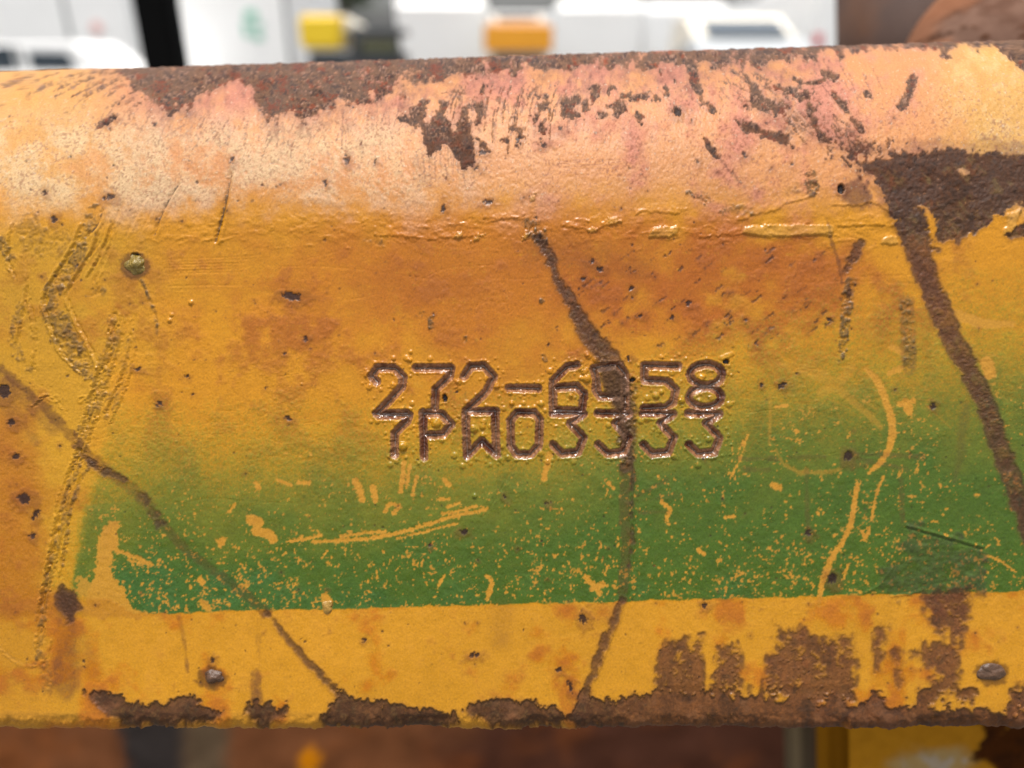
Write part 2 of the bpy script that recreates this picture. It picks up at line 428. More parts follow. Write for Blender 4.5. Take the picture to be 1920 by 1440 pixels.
G([(5, 455), (18, 480)], 9, .9, 6, 7); G([(35, 570), (30, 640), (45, 680), (62, 705)], [5, 6, 6, 4], .6, 6, 8)
G([(1300, 365), (1322, 378)], 8, .9, 8, 10); G([(1360, 390), (1420, 400)], [8, 3], .5, 10, 8)
G([(1522, 328), (1524, 358)], 11, 1, 4, 3); G([(1500, 350), (1480, 360)], 5, .4, 10, 6)
G([(1595, 530), (1588, 570), (1582, 620), (1580, 665)], [10, 11, 9, 6], .9, 5, 3); G([(1698, 570), (1705, 680)], [12, 12], .5, 8, 4)
G([(995, 425), (1015, 450)], [14, 14], .8, 10, 7); G([(690, 450), (712, 456)], 4, .5, 8, 5); G([(805, 600), (812, 615)], 5, .8, 5, 6); G([(790, 590), (806, 600)], 3, .6)
G([(873, 633), (872, 640)], 4, .9, 3, 2); G([(1020, 668), (1022, 675)], 4, .7, 3, 2); G([(1015, 565), (1018, 562)], 4, .7, 3, 2)
col = lerp(col, (lin(96, 76, 44) * K), np.clip(dirt * (.62 + .7 * N8 + .5 * N3 + .3 * N20), 0, 1) * (.88 - .14 * ss(260 - uu, 0, 40)))

# ---- bare rust
rust = Z(); thin = Z()
# worn band along the crest of the bend
low = interp_u([-60, 0, 150, 230, 280, 305, 330, 370, 400, 440, 470, 490, 540, 600, 640, 690, 760, 800, 860, 950, 1050, 1150, 1250, 1300, 1400, 1500, 1600, 1700, 1850, 1980],
               [118, 122, 128, 148, 178, 205, 212, 190, 160, 148, 170, 220, 226, 212, 198, 186, 172, 156, 146, 135, 128, 124, 122, 134, 124, 112, 100, 92, 86, 84])
band = ss(low - vv + 16 * N20 + 9 * NV + 5 * N8, -3, 4)
band *= 1 - ss(250 - uu, -20, 90) * (1 - ss(ND, -.1, .3) * .8)
rust = np.maximum(rust, band)
band_t = ss(fbm(26, 14, 4, 41) + .4 * N3 + (vv - SIL) * .004, .15, .75)
rust = rust * (1 - .55 * band_t * ss(low + 40 - vv, 0, 20) * (.45 + .55 * ss(uu, 560, 760)))
haze_b = ss(low + 40 - vv + 30 * N20 + 22 * NV, -16, 34) * ss(uu, 200, 330) * ss(1650 - uu, 0, 200)
thin = np.maximum(thin, haze_b * .72 * (.75 + .4 * N8))
# left end diagonal scrapes
for _ in range(46):
    x = r.uniform(0, 330); y0_ = 150 - .03 * x + r.uniform(-8, 60) * (.3 + x / 330); L = r.uniform(10, 70)
    sl = -.28 - .5 * max(0, (y0_ - 150)) / 60
    stroke(rust, [(x, y0_), (x + L, y0_ + L * sl)], [r.uniform(.6, 2.4), r.uniform(.5, 4) * (.4 + x / 330)], 2.5, 3, N3, r.uniform(.4, .9))
stroke(rust, [(184, 237), (198, 228), (214, 216)], [4, 6, 5], 2, 4, N3)
P = lambda pts, soft=2.5, amp=5, nz=N8, v=1.0: poly(rust, pts, soft, amp, nz, v)
P([(775, 222), (768, 205), (783, 192), (803, 188), (797, 215), (806, 240), (816, 205), (826, 190), (840, 190), (834, 215), (845, 238), (854, 250), (860, 215), (868, 195), (880, 200), (879, 240), (886, 262), (890, 285), (885, 312), (870, 318), (858, 300), (848, 282), (838, 267), (826, 275), (817, 292), (803, 292), (798, 270), (792, 250), (780, 236)])
P([(745, 222), (760, 218), (790, 225), (788, 240), (770, 236)], 2, 5)
P([(893, 195), (903, 190), (906, 210), (900, 232), (890, 235)], 2, 4); P([(893, 258), (905, 262), (922, 285), (915, 288), (900, 278)], 2, 4)
P([(960, 222), (968, 232), (988, 238), (982, 262), (972, 262), (966, 245), (955, 240)], 2, 4)
for a in [(1010, 205, 5, 20, .1), (1022, 195, 8, 14, .5), (1063, 203, 11, 20, .35), (1078, 187, 12, 6, -.7), (1075, 215, 12, 8, 0), (1100, 195, 6, 20, .2), (1112, 178, 9, 15, .6), (1118, 165, 13, 5, -.7), (1148, 168, 6, 11, .1), (1133, 208, 9, 14, .4), (1160, 200, 13, 16, .5), (1172, 182, 14, 8, -.3), (1198, 222, 8, 11, .3), (1205, 180, 14, 8, -.5), (1232, 182, 9, 8, 0), (1250, 170, 14, 6, -.9), (1268, 208, 8, 8, 0), (905, 170, 5, 8, .3), (1018, 240, 5, 14, .1), (945, 265, 8, 4, .3), (965, 272, 6, 4, 0), (1000, 225, 4, 6, 0)]:
    blob(rust, *a[:2], a[2], a[3], a[4], 2.5, 6, N8)
for x in np.linspace(838, 1092, 44):                     # rake marks, bowed
    x = x + r.uniform(-3, 3); L = r.uniform(20, 105); y0_ = r.uniform(155, 185)
    stroke(thin if r.random() < .45 else rust, [(x + 12, y0_), (x, y0_ + L * .4), (x - 5, y0_ + L * .8), (x - 5, y0_ + L)], [.5, r.uniform(.8, 2.6), r.uniform(.6, 1.8), .4], 1.8, 2, N3, r.uniform(.4, .95))
for x in np.linspace(775, 900, 26):
    y0_ = r.uniform(255, 300); stroke(thin, [(x, y0_), (x + r.uniform(-3, 8), y0_ + r.uniform(20, 50))], r.uniform(.6, 2), 2, 2, N3, .6)
stroke(rust, [(828, 174), (850, 171), (872, 176)], [1, 2.6, 1], 2, 1.5, N3, .8); stroke(thin, [(835, 182), (860, 181)], 1.5, 2, 1.5, N3, .7)
for _ in range(230):                                    # fine sweeping scrapes below the crest
    x = r.uniform(150, 1640); y0_ = float(np.interp(x, [150, 330, 480, 560, 800, 1000, 1300, 1640], [150, 210, 215, 215, 165, 140, 135, 115])) + r.uniform(-10, 45)
    a = (2.25 if x < 420 else (1.75 if x < 1150 else .9)) + r.normal(0, .16); L = r.uniform(10, 60)
    stroke(thin, [(x, y0_), (x + .5 * L * math.cos(a) + r.uniform(-2, 2), y0_ + .5 * L * math.sin(a)), (x + L * math.cos(a), y0_ + L * math.sin(a))], [r.uniform(.6, 2.2), r.uniform(.5, 1.6), .4], 2, 2, N3, r.uniform(.35, .95))
# gouge and the diagonal scrapes right of the middle
stroke(rust, [(1290, 108), (1298, 130), (1303, 150), (1312, 175), (1320, 195)], [8, 10, 9, 6, 5], 2, 3, N8)
stroke(rust, [(1325, 192), (1335, 205), (1348, 212)], [4, 7, 3], 2, 4)
P([(1392, 130), (1412, 140), (1425, 165), (1450, 190), (1470, 205), (1480, 225), (1455, 215), (1425, 205), (1400, 200), (1410, 180), (1398, 155)], 3, 9)
P([(1378, 224), (1400, 225), (1420, 240), (1450, 245), (1480, 255), (1488, 278), (1465, 268), (1430, 258), (1395, 248)], 2, 4)
stroke(rust, [(1440, 155), (1470, 168), (1510, 185), (1522, 205), (1530, 240), (1555, 268)], [3, 6, 9, 8, 7, 5], 2.5, 7)
stroke(rust, [(1490, 150), (1520, 157), (1545, 150)], [4, 3, 4], 2.5, 3); stroke(rust, [(1545, 135), (1565, 145)], 7, 2, 5)
stroke(rust, [(1562, 172), (1578, 195), (1592, 215)], [4, 8, 3], 2.5, 3); stroke(rust, [(1598, 225), (1612, 240)], 6, 2, 5)
stroke(rust, [(1712, 148), (1706, 172), (1692, 198)], [9, 10, 9], 2, 5); blob(rust, 1626, 178, 9, 6, 0, 2, 4); blob(rust, 1620, 250, 9, 4, .3, 2, 4); blob(rust, 1772, 100, 13, 10, .3, 3, 5, N8, .85)
stroke(rust, [(1316, 252), (1332, 278), (1346, 292)], [2, 5, 5], 2, 4); stroke(thin, [(1346, 292), (1365, 318), (1395, 350)], [3, 2, 2], 3, 3, N3, .8)
for _ in range(150):
    t = r.random(); x = 1360 + 270 * t + r.normal(0, 22); y = 130 + 165 * t + r.normal(0, 20); L = r.uniform(6, 40)
    a = .45 + .55 * t + r.normal(0, .15)
    stroke(rust if r.random() < .6 else thin, [(x, y), (x + L * math.cos(a), y + L * math.sin(a))], [r.uniform(.4, 1.2), r.uniform(.6, 3.2)], 2, 3, N3, r.uniform(.45, .95))
blob(thin, 1480, 215, 70, 36, .55, 40, 24, N20, .5); blob(thin, 1590, 275, 60, 22, .8, 40, 20, N20, .5)
for _ in range(60):
    x = r.uniform(1590, 1680); y = r.uniform(255, 310); L = r.uniform(6, 24)
    stroke(rust, [(x, y), (x + L * .35, y + L)], [.6, r.uniform(.8, 2.6)], 2, 3, N3, .8)
# broad bare patch at the right and the long run below it
P([(1592, 292), (1625, 300), (1665, 292), (1720, 286), (1775, 281), (1830, 285), (1880, 287), (1985, 300), (1985, 392), (1893, 385), (1872, 400), (1846, 425), (1806, 440), (1790, 455), (1757, 456), (1742, 400), (1728, 388), (1738, 412), (1748, 440), (1757, 470), (1718, 472), (1698, 430), (1682, 402), (1664, 360), (1640, 342), (1612, 315)], 5, 9)
stroke(rust, [(1650, 315), (1690, 400), (1715, 455), (1738, 520), (1762, 580), (1788, 640), (1822, 705), (1848, 760), (1873, 830), (1898, 900), (1926, 985), (1960, 1060)], [14, 18, 23, 21, 20, 19, 18, 18, 18, 18, 17, 16], 6, 2.5)
P([(1882, 442), (1905, 425), (1985, 400), (1985, 455), (1905, 446)], 2, 4)
P([(1845, 70), (1868, 92), (1890, 112), (1985, 180), (1985, 70)], 3, 5)
stroke(thin, [(1665, 350), (1700, 420)], 26, 14, 6, N20, .6)
stroke(thin, [(1600, 285), (1680, 280), (1760, 272), (1840, 276), (1960, 290)], 12, 22, 14, N20, .7)
blob(thin, 1605, 362, 26, 24, .4, 10, 8, N8, .75)
# middle run: brown on yellow, a dark film on green, brown again below
stroke(rust, [(1008, 446), (1024, 470), (1044, 520), (1074, 575), (1098, 618), (1128, 655), (1150, 690), (1162, 725)], [5, 10, 9, 13, 16, 18, 22, 24], 7, 3)
stroke(rust, [(1162, 725), (1170, 760), (1172, 800), (1175, 850), (1178, 872)], [22, 22, 17, 13, 10], 6, 6, N8, .9)
stroke(thin, [(1176, 860), (1174, 900), (1170, 950), (1174, 1010), (1170, 1080), (1166, 1128)], [13, 11, 10, 10, 10, 8], 4, 3, N8, .95)
stroke(rust, [(1188, 880), (1184, 950), (1186, 1010), (1180, 1060)], [2.4, 2, 3, 1.5], 2.5, 2.5, N8, .8)
stroke(rust, [(1166, 1126), (1152, 1160), (1132, 1208), (1112, 1262), (1097, 1300), (1085, 1345)], [6, 7, 8, 7, 8, 13], 3, 2.5, N8, .9)
# left diagonal run
stroke(thin, [(0, 690), (60, 742), (118, 800), (158, 850)], [7, 8, 9, 10], 6, 4, N8, .8)
stroke(thin, [(158, 850), (215, 892), (268, 935), (302, 980), (360, 1040), (440, 1100), (500, 1150)], [10, 12, 11, 9, 8, 9, 9], 6, 3, N8, .85)
stroke(rust, [(498, 1148), (540, 1198), (582, 1245), (622, 1285), (655, 1318)], [4, 5, 6, 7, 10], 3, 2, N8, .85)
stroke(rust, [(165, 862), (190, 880), (212, 888), (235, 900)], [5, 8, 8, 3], 3, 4, N8, .85); stroke(rust, [(255, 920), (275, 945), (298, 972), (302, 985)], [5, 8, 6, 6], 3, 6, N8, .55)
# other small runs
stroke(rust, [(1612, 455), (1605, 475), (1590, 500), (1582, 518)], [8, 9, 6, 2], 3, 4, N8, .9); stroke(thin, [(1550, 410), (1560, 455), (1575, 500), (1578, 530)], [2.5, 3, 3.5, 3], 3, 2, N8, .85)
stroke(rust, [(1600, 538), (1590, 560)], [7, 4], 3, 4, N8, .7)
P([(106, 1112), (117, 1094), (131, 1100), (148, 1128), (155, 1142), (141, 1150), (139, 1170), (125, 1174), (121, 1155), (108, 1142)], 2, 3)
# bottom fold
for q in [[(162, 1298), (228, 1306), (236, 1316), (300, 1321), (348, 1306), (412, 1334), (410, 1352), (380, 1359), (300, 1368), (242, 1368), (222, 1346), (192, 1336), (180, 1316)],
          [(455, 1332), (480, 1318), (542, 1326), (530, 1348), (500, 1360), (470, 1348)], [(600, 1342), (640, 1310), (700, 1312), (762, 1326), (850, 1335), (862, 1356), (810, 1375), (615, 1370)],
          [(873, 1335), (880, 1320), (930, 1311), (990, 1320), (1060, 1336), (1088, 1350), (1040, 1368), (905, 1356)],
          [(1085, 1340), (1100, 1316), (1160, 1308), (1225, 1300), (1330, 1302), (1430, 1306), (1600, 1322), (1610, 1352), (1550, 1380), (1090, 1375)],
          [(1224, 1312), (1232, 1250), (1242, 1204), (1318, 1194), (1320, 1290), (1300, 1312)], [(1334, 1305), (1345, 1210), (1386, 1216), (1396, 1292), (1380, 1310)],
          [(1430, 1312), (1434, 1230), (1456, 1222), (1452, 1172), (1475, 1182), (1512, 1176), (1522, 1192), (1600, 1194), (1606, 1262), (1596, 1326)],
          [(1646, 1180), (1662, 1172), (1660, 1200), (1644, 1265), (1634, 1270)], [(1672, 1216), (1690, 1222), (1692, 1280), (1682, 1286)],
          [(1728, 1112), (1828, 1108), (1812, 1188), (1785, 1202), (1758, 1182), (1748, 1160)], [(1712, 1226), (1740, 1206), (1800, 1210), (1802, 1262), (1790, 1304), (1742, 1302), (1746, 1262)],
          [(1625, 1318), (1640, 1300), (1664, 1306), (1655, 1322)], [(1714, 1310), (1740, 1292), (1766, 1305), (1756, 1325)], [(1782, 1320), (1800, 1302), (1826, 1292), (1820, 1318)],
          [(1890, 1330), (1900, 1292), (1985, 1262), (1985, 1365), (1905, 1352)], [(1590, 1320), (1800, 1330), (1985, 1345), (1985, 1400), (1590, 1400)]]:
    hi_ = min(y for _, y in q) < 1280 and max(x for x, _ in q) > 1200
    P(q, 16 if hi_ else 4, 9, N8 * .7 + NV * .8, .74 if hi_ else .97)
P([(1630, 1112), (1660, 1060), (1690, 1040), (1740, 1030), (1790, 1045), (1835, 1060), (1830, 1105), (1720, 1112)], 14, 14, N20, .0)
stroke(dirt, [(0, 0), (1, 1)], 1)
film2 = Z()
poly(film2, [(1640, 1110), (1665, 1060), (1695, 1040), (1700, 985), (1840, 1030), (1835, 1105), (1730, 1114)], 20, 24, N20, .68)
col = lerp(col, lin(66, 62, 40) * K, np.clip(film2 * (.7 + .4 * N20 + .25 * N3), 0, 1) * .85)
for x in range(1230, 1600, 9):                           # drips hanging off the bottom rust
    if r.random() < .6:
        xx = x + r.uniform(-3, 3); stroke(rust, [(xx, r.uniform(1195, 1290)), (xx + r.uniform(-3, 3), 1318)], [.8, 2.5], 2.5, 2, N8, r.uniform(.3, .8))
thin = np.clip(thin * (.85 + .25 * N8), 0, 1)
tc_ = lerp(np.broadcast_to(lin(100, 54, 28) * K, (HN, WN, 3)).copy(), lin(98, 46, 38) * K, ss(340 - vv, 0, 100))
col = lerp(col, tc_, thin * .74 * (1 - .35 * gm))
# yellow islands left inside the bare areas
isl = Z()
stroke(isl, [(1738, 392), (1746, 412), (1752, 430)], [3, 6, 4], 2, 5); stroke(isl, [(1800, 318), (1812, 324)], [5, 7], 2, 6); stroke(isl, [(1330, 1215), (1326, 1290)], [4, 4], 3, 2); stroke(isl, [(1575, 1210), (1570, 1245)], [2.5, 2], 3, 2)
rust = rust * (1 - isl)
# rust pigment: grey-brown crest, red-brown runs, orange spots
rc = np.broadcast_to(lin(98, 56, 30) * K * .9, (HN, WN, 3)).copy()
rc = lerp(rc, lin(116, 84, 62) * K, ss(300 - vv, 0, 120) * .85)
rc = lerp(rc, lin(124, 100, 58) * K, ss(N20 + .6 * NE, .1, .9) * ss(uu, 1600, 1700) * ss(480 - vv, 0, 60) * ss(vv, 240, 300) * .8)
rc = lerp(rc, lin(116, 88, 48) * K, ss(N8 + .5 * N3, .0, .8) * ss(vv, 430, 480) * ss(1260 - uu, 0, 60) * .7)
rc = lerp(rc, lin(104, 50, 34) * K, ss(vv, 430, 520) * ss(1300 - vv, 0, 60) * ss(uu, 1500, 1600) * .9)
rc = lerp(rc, lin(66, 34, 28) * K * .8, ss(170 - uu, 0, 20) * ss(vv, 1080, 1095))
rc = lerp(rc, lin(156, 92, 44) * K, ss(vv, 1150, 1175) * ss(uu, 1080, 1200) * .75 * (.75 + .4 * NV + .3 * N20))
rc = lerp(rc, lin(108, 46, 18) * K, ss(N20 + .4 * N8, .35, .9) * .75 * ss(vv, 200, 300))
rc = lerp(rc, lin(62, 42, 34) * K * .85, ss(N60 * .5 + N8 * .8, .15, .8) * .75)
rc = lerp(rc, lin(176, 134, 112) * K, ss(N8 + .8 * N3, .35, 1.1) * ss(330 - vv, 0, 120) * .6)
rc = lerp(rc, lin(66, 40, 32) * K, ss(N8 - .9 * N3 + .5 * N20, .1, .9) * ss(330 - vv, 0, 120) * .75)
rc = lerp(rc, lin(132, 56, 22) * K, ss(fbm(12, 8, 3, 43), .5, .8) * ss(330 - vv, 0, 120) * .75)
rc *= (1 + .30 * N3 + .16 * N1 + .28 * N20 + .15 * N60)[..., None]
rc = lerp(rc, lin(136, 92, 62) * K, ss(N20 + .5 * N60, 0, .8) * ss(vv, 1285, 1300) * .6)
rc *= (1 - .27 * ss(vv, 225, 300))[..., None]
for x, y in [(440, 140), (448, 152), (490, 162), (530, 168), (530, 150), (560, 125), (610, 182), (510, 200), (545, 205), (300, 165), (345, 198), (310, 200), (815, 127), (820, 143), (932, 135), (928, 120), (875, 145), (1300, 145), (1465, 210), (470, 195), (1610, 295), (1445, 265), (700, 170), (735, 165)]:
    b_ = Z(); blob(b_, x, y, 9, 6, 0, 8, 7, N3, .8); s = win(x - 30, x + 30, y - 30, y + 30)
    rc[s] = lerp(rc[s], lin(122, 50, 22) * K, b_[s])
def blur(A, k):
    for ax in (0, 1):
        for _ in (0, 1):
            c = np.cumsum(np.pad(A, [(k + 1, k) if a == ax else (0, 0) for a in (0, 1)], mode='edge'), axis=ax, dtype=np.float64)
            A = ((c[2 * k + 1:] - c[:-2 * k - 1]) if ax == 0 else (c[:, 2 * k + 1:] - c[:, :-2 * k - 1])) / (2 * k + 1)
            A = A.astype(np.float32)
    return A
r2_, r5 = blur(rust, 2), blur(rust, 6)
rnew = ss(.62 * r2_ + .5 * r5 + .26 * N3 + .24 * N8 + .12 * N20, .38, .80) * ss(r5, .02, .15)
big = ss(blur(rust, 9), .32, .6)
rust = np.clip(rust * (1 - big) + rnew * big, 0, 1)
halo = np.clip(blur(rust, 7) * 1.3 + .25 * N8 - .1, 0, 1)
col = lerp(col, lin(150, 92, 44) * K, halo * ss(vv, 420, 460) * .75 * (1 - .5 * gm))
col = lerp(col, lin(176, 118, 96) * K, halo * ss(400 - vv, 0, 40) * .6)
rust = np.clip(rust + (N8 * .9 + N3 * .5) * rust * (1 - blur(rust, 4)) * 1.2, 0, 1)
sb = ss(vv, 425, 470)
ral = rust * (1 - .6 * sb) + .6 * sb * blur(rust, 3)
ral *= 1 - sb * (.16 + .22 * ss(N20 + .5 * N8 + .3 * N3, -.2, .9)) * (1 - .5 * ss(vv, 1290, 1310))
col = lerp(col, rc, np.clip(ral, 0, 1) * .96)
edg = np.clip(4 * blur(rust, 2) * (1 - blur(rust, 2)), 0, 1) * ss(N20 + .3 * N8, -.4, .5)  # dark rust rims, with shading put into the colour for depth
col = lerp(col, lin(62, 28, 18) * K, edg * .5 * ss(vv, 250, 300))
col = lerp(col, lin(58, 32, 26) * K * .8, np.clip(pit, 0, 1) * .92)
# fine pitted freckles on the chalked bend
fre = ss(vn(3.2, 3.2, 201) + .6 * N3 + .4 * N20 + .2 * N60, .40, .95) * bev * ss(vv - SIL, 40, 110) * ss(1 - rust, .3, .9)
col = lerp(col, lin(150, 84, 56) * K, fre * .55)
fr2 = ss(vn(3, 3, 203) + .5 * N3, .85, 1.1) * ss(vv, 430, 470) * (1 - rust)
col = lerp(col, col * .72, fr2 * .85)
lit = ss(vn(2.6, 2.6, 205) + .5 * N3, .9, 1.15) * bev * (1 - rust)
col = lerp(col, lin(248, 226, 196) * K, lit * .45)

for x, y, a, b in ((252, 499, 28, 25), (397, 1271, 28, 21), (1861, 1263, 33, 24)):
    hb = Z(); blob(hb, x, y, a, b, 0, 9, 5, N8, .85); s = win(x - 60, x + 60, y - 60, y + 60); col[s] = lerp(col[s], lin(84, 46, 22) * K, hb[s] * .8)
# ---- relief
rdep = ss(rust, .25, .75)
H -= .13 * rdep
H += rdep * (.05 * N8 + .055 * N3 + .05 * N20) * (1 - .6 * ss(vv, 1140, 1180))
H += ss(230 - vv, -20, 60) * rdep * (.05 * N3 + .06 * N8)
H += ss(vv, 1338, 1352) * (.30 * N20 + .35 * N60 + .15 * N8)
H -= .22 * ss(rust, .4, .6) * ss(vv, 1282, 1300)
H += film2 * (.10 * N8 + .12 * N20)
H += .20 * np.clip(blur(rust, 3) - rust, 0, 1) * ss(1300 - vv, -200, 0)
H -= .13 * ss(pit, .3, .9)
H += .05 * ss(bloom, .2, .5) * (1 - pit)
H -= .03 * ss(thin, .2, .8) * (1 - rdep)
H += dirt * (.20 * N8 + .12 * N3 + .12 * N20 - .03)
H += bev * (.024 * N3 + .026 * N8) - .04 * fre

def ridge(p, w_, h, soft=1.0, amp=1.5, nz=None, smooth=True):
    F, s = pfield(p, 0, 10 + np.max(w_), smooth)
    if s is None: return
    q = np.clip(np.abs(F + (N3 if nz is None else nz)[s] * amp) / w_, 0, 2)
    H[s] += h * np.exp(-q * q * 1.6)
def step_(p, h, wide, amp=3, nz=None):                   # a paint lip: sharp on one side, fading on the other
    F, s = pfield(p, 0, wide + 8, True)
    if s is None: return
    P_ = smooth_pts(p); X, Y = uu[:, s[1]], vv[s[0], :]
    yl = np.interp(X[0] + 0 * X[0], P_[:, 0], P_[:, 1])[None, :] if P_[0, 0] < P_[-1, 0] else np.interp(X[0], P_[::-1, 0], P_[::-1, 1])[None, :]
    d = Y - yl + (N8 if nz is None else nz)[s] * amp
    inside = (X > P_[:, 0].min()) & (X < P_[:, 0].max())
    H[s] += np.where(inside, h * ss(-d, -.8, .8) * np.exp(-np.clip(-d, 0, 99) / wide), 0)

# lips along the fold, flakes
fz = np.exp(-((vv - 428 - 8 * N60) / 30) ** 2) * ss(uu, 180, 330) * ss(1760 - uu, 0, 80)
ter = fbm(26, 12, 4, 61); te2 = fbm(15, 8, 3, 62)
H += fz * (.08 * ss(ter, .15, .22) + .06 * ss(te2, .30, .36) - .04 * ss(-te2, .35, .42))
for x in np.arange(600, 1690, 60):
    L = r.uniform(10, 40); y = 418 + 14 * math.sin(x * .013) + r.uniform(-26, 30)
    ridge([(x, y), (x + L * .5, y + r.uniform(-4, 4)), (x + L, y + r.uniform(-4, 5))], r.uniform(1.6, 3.2), r.uniform(.06, .17), amp=2)
for x in np.arange(200, 1700, 15):
    y = r.uniform(395, 470); a = r.uniform(-.5, .5); L = r.uniform(4, 16)
    ridge([(x, y), (x + L, y + L * a)], r.uniform(1.3, 2.2), r.uniform(.05, .13), amp=2)
ridge([(380, 452), (398, 448), (403, 458), (415, 452), (440, 444)], 2, .16); ridge([(330, 450), (350, 444), (372, 446)], 2, .14); ridge([(560, 375), (600, 372), (640, 384)], 4, .10, amp=4); ridge([(560, 395), (610, 402), (700, 398), (760, 405)], 3, .08, amp=4)
for p in [[(1215, 442), (1240, 436), (1272, 440)], [(1310, 444), (1380, 440), (1470, 441), (1562, 437)], [(1190, 405), (1210, 398), (1275, 400)], [(1380, 416), (1420, 402), (1450, 395), (1480, 380), (1520, 372)], [(1570, 425), (1620, 422), (1680, 424)], [(1560, 385), (1600, 385), (1640, 382), (1680, 410)], [(700, 440), (800, 448), (900, 444)], [(905, 408), (950, 412), (985, 405)], [(1060, 425), (1110, 430), (1160, 420)]]:
    step_(p, .22, 7)
# flakes that stand proud
flk = Z()
poly(flk, [(1392, 436), (1396, 426), (1420, 423), (1520, 422), (1562, 424), (1560, 440), (1500, 444), (1430, 445)], 1.6, 2, N8); poly(flk, [(1216, 444), (1226, 428), (1250, 424), (1272, 427), (1270, 440), (1245, 445)], 1.6, 2.5, N8)
poly(flk, [(1652, 456), (1660, 446), (1682, 444), (1684, 455), (1668, 460)], 1.6, 2.5, N8); poly(flk, [(1882, 440), (1890, 400), (1912, 392), (1908, 420), (1895, 440)], 2, 3, N8)
for p in [(860, 442, 8, 4, -.6), (895, 446, 10, 3, -.5), (985, 445, 7, 5, -.4), (1112, 432, 9, 5, -.2), (1150, 415, 12, 5, .1), (1000, 370, 6, 4, -.8)]:
    blob(flk, *p[:4], p[4], 1.6, 3, N3)
H += .26 * flk + flk * .05 * N8
col = lerp(col, lin(230, 176, 84) * K, flk * .4 * (1 - rust))
# scratches: long fine furrows with lips
def furrow(p, w_, d, lip=.6):
    ridge(p, w_, -d, amp=.8); q = [(x + w_ * 1.4, y + w_ * .8) for x, y in p]; ridge(q, w_ * .8, d * lip, amp=.8)
for y in (487, 492, 498, 503, 509, 514):
    furrow([(305 + r.uniform(-8, 25), y + r.uniform(-1, 1)), (380, y - 2), (450 + r.uniform(-10, 35), y - 5 + r.uniform(-2, 2))], 1.5, .09)
furrow([(318, 537), (400, 535), (458, 536)], 1.6, .10); furrow([(325, 545), (400, 542)], 1.1, .05)
for p in [[(930, 522), (980, 524), (1040, 520)], [(640, 502), (720, 512), (795, 522)], [(795, 522), (840, 504), (935, 496)], [(555, 490), (600, 480), (640, 470)], [(530, 500), (600, 500), (640, 503)], [(918, 565), (935, 568), (952, 567)], [(930, 583), (950, 590), (962, 582)], [(975, 580), (984, 574)], [(945, 548), (965, 570), (975, 600)], [(870, 640), (900, 560)], [(700, 630), (730, 500), (745, 470)],
          [(1500, 530), (1600, 528), (1720, 532)], [(1430, 470), (1520, 455)], [(1600, 520), (1730, 515)], [(540, 820), (600, 690), (620, 580)], [(360, 940), (400, 935), (460, 940), (560, 945)], [(880, 950), (905, 970), (935, 925), (950, 900)], [(640, 565), (700, 555)]]:
    furrow(p, 1.3, .07)
for _ in range(150):
    x, y = r.uniform(180, 1900), r.uniform(440, 880); a = r.normal(-.5, .7); L = r.uniform(8, 60)
    furrow([(x, y), (x + L * math.cos(a), y + L * math.sin(a))], r.uniform(.9, 1.3), r.uniform(.02, .06))
for y in (300, 304, 311, 318, 322, 330):                  # thin contour scratches on the bend
    p = [(1045 + r.uniform(0, 25), y + 3), (1110, y - 2), (1160 + r.uniform(-10, 25), y)]; furrow(p, 1.1, .04); stroke(thin, p, .6, 1.5, 1, N3, .6)
    s = win(1040, 1200, 290, 340); col[s] = lerp(col[s], lin(150, 78, 50) * K, thin[s] * .25)
# pressed folds on the left of the bend
crk = Z()
for p, w_, d in [([(432, 328), (424, 370), (414, 415), (404, 452)], 5, .42), ([(335, 345), (318, 372), (302, 405), (290, 440)], 3, .24), ([(275, 368), (258, 400), (242, 430), (236, 442)], 3, .16), ([(192, 395), (180, 425), (160, 445)], 3.4, .2), ([(520, 362), (506, 392)], 2.4, .12), ([(500, 352), (484, 388)], 2.4, .12), ([(536, 355), (524, 385)], 2, .08), ([(230, 380), (214, 420), (196, 460), (176, 500)], 3, .16), ([(300, 372), (280, 405), (262, 440)], 2, .1), ([(205, 400), (190, 450), (160, 490)], 2.4, .14), ([(380, 350), (366, 390), (352, 420)], 5, -.05)]:
    ridge(p, w_, -d, amp=1.5); ridge([(x + w_ * 1.7, y + 2) for x, y in p], w_, d * .55, amp=1.5)
    if d > .18: stroke(crk, p, [.6] + [w_ * .42] * (len(p) - 2) + [.6], 2, 1.5, N3)
col = lerp(col, lin(84, 60, 34) * K, crk * .85)
for k_, (p, w_, h_) in enumerate([([(150, 420), (128, 470), (96, 520), (78, 560), (90, 610), (112, 660), (150, 700)], 2.6, .2), ([(186, 420), (168, 470), (140, 515), (122, 550), (136, 595), (160, 640), (182, 690)], 2.6, .2),
    ([(205, 420), (188, 470), (160, 520)], 2, .16), ([(214, 430), (200, 480), (176, 530)], 2, -.14), ([(40, 480), (48, 520), (40, 580), (28, 640)], 2.2, .2), ([(52, 560), (62, 620), (60, 690)], 2.2, .2), ([(20, 420), (10, 480), (24, 520)], 2.4, .2),
    ([(232, 590), (240, 640), (226, 700), (196, 770)], 2.2, .16), ([(244, 600), (252, 650), (236, 720), (206, 790)], 1.8, .13), ([(60, 760), (90, 740), (120, 770)], 2, .14), ([(128, 900), (108, 960), (98, 1010), (84, 1080), (70, 1150), (66, 1230)], 2.2, .2), ([(150, 880), (130, 950), (118, 1020), (110, 1080)], 2, .2), ([(0, 1218), (30, 1242), (62, 1250), (84, 1236), (96, 1200)], 2, .14)]):
    ridge(p, w_, h_ * 1.5, amp=3, nz=N8); ridge([(x + w_ * 2.2, y + 2) for x, y in p], w_ * .7, -h_ * 1.2, amp=3, nz=N8)
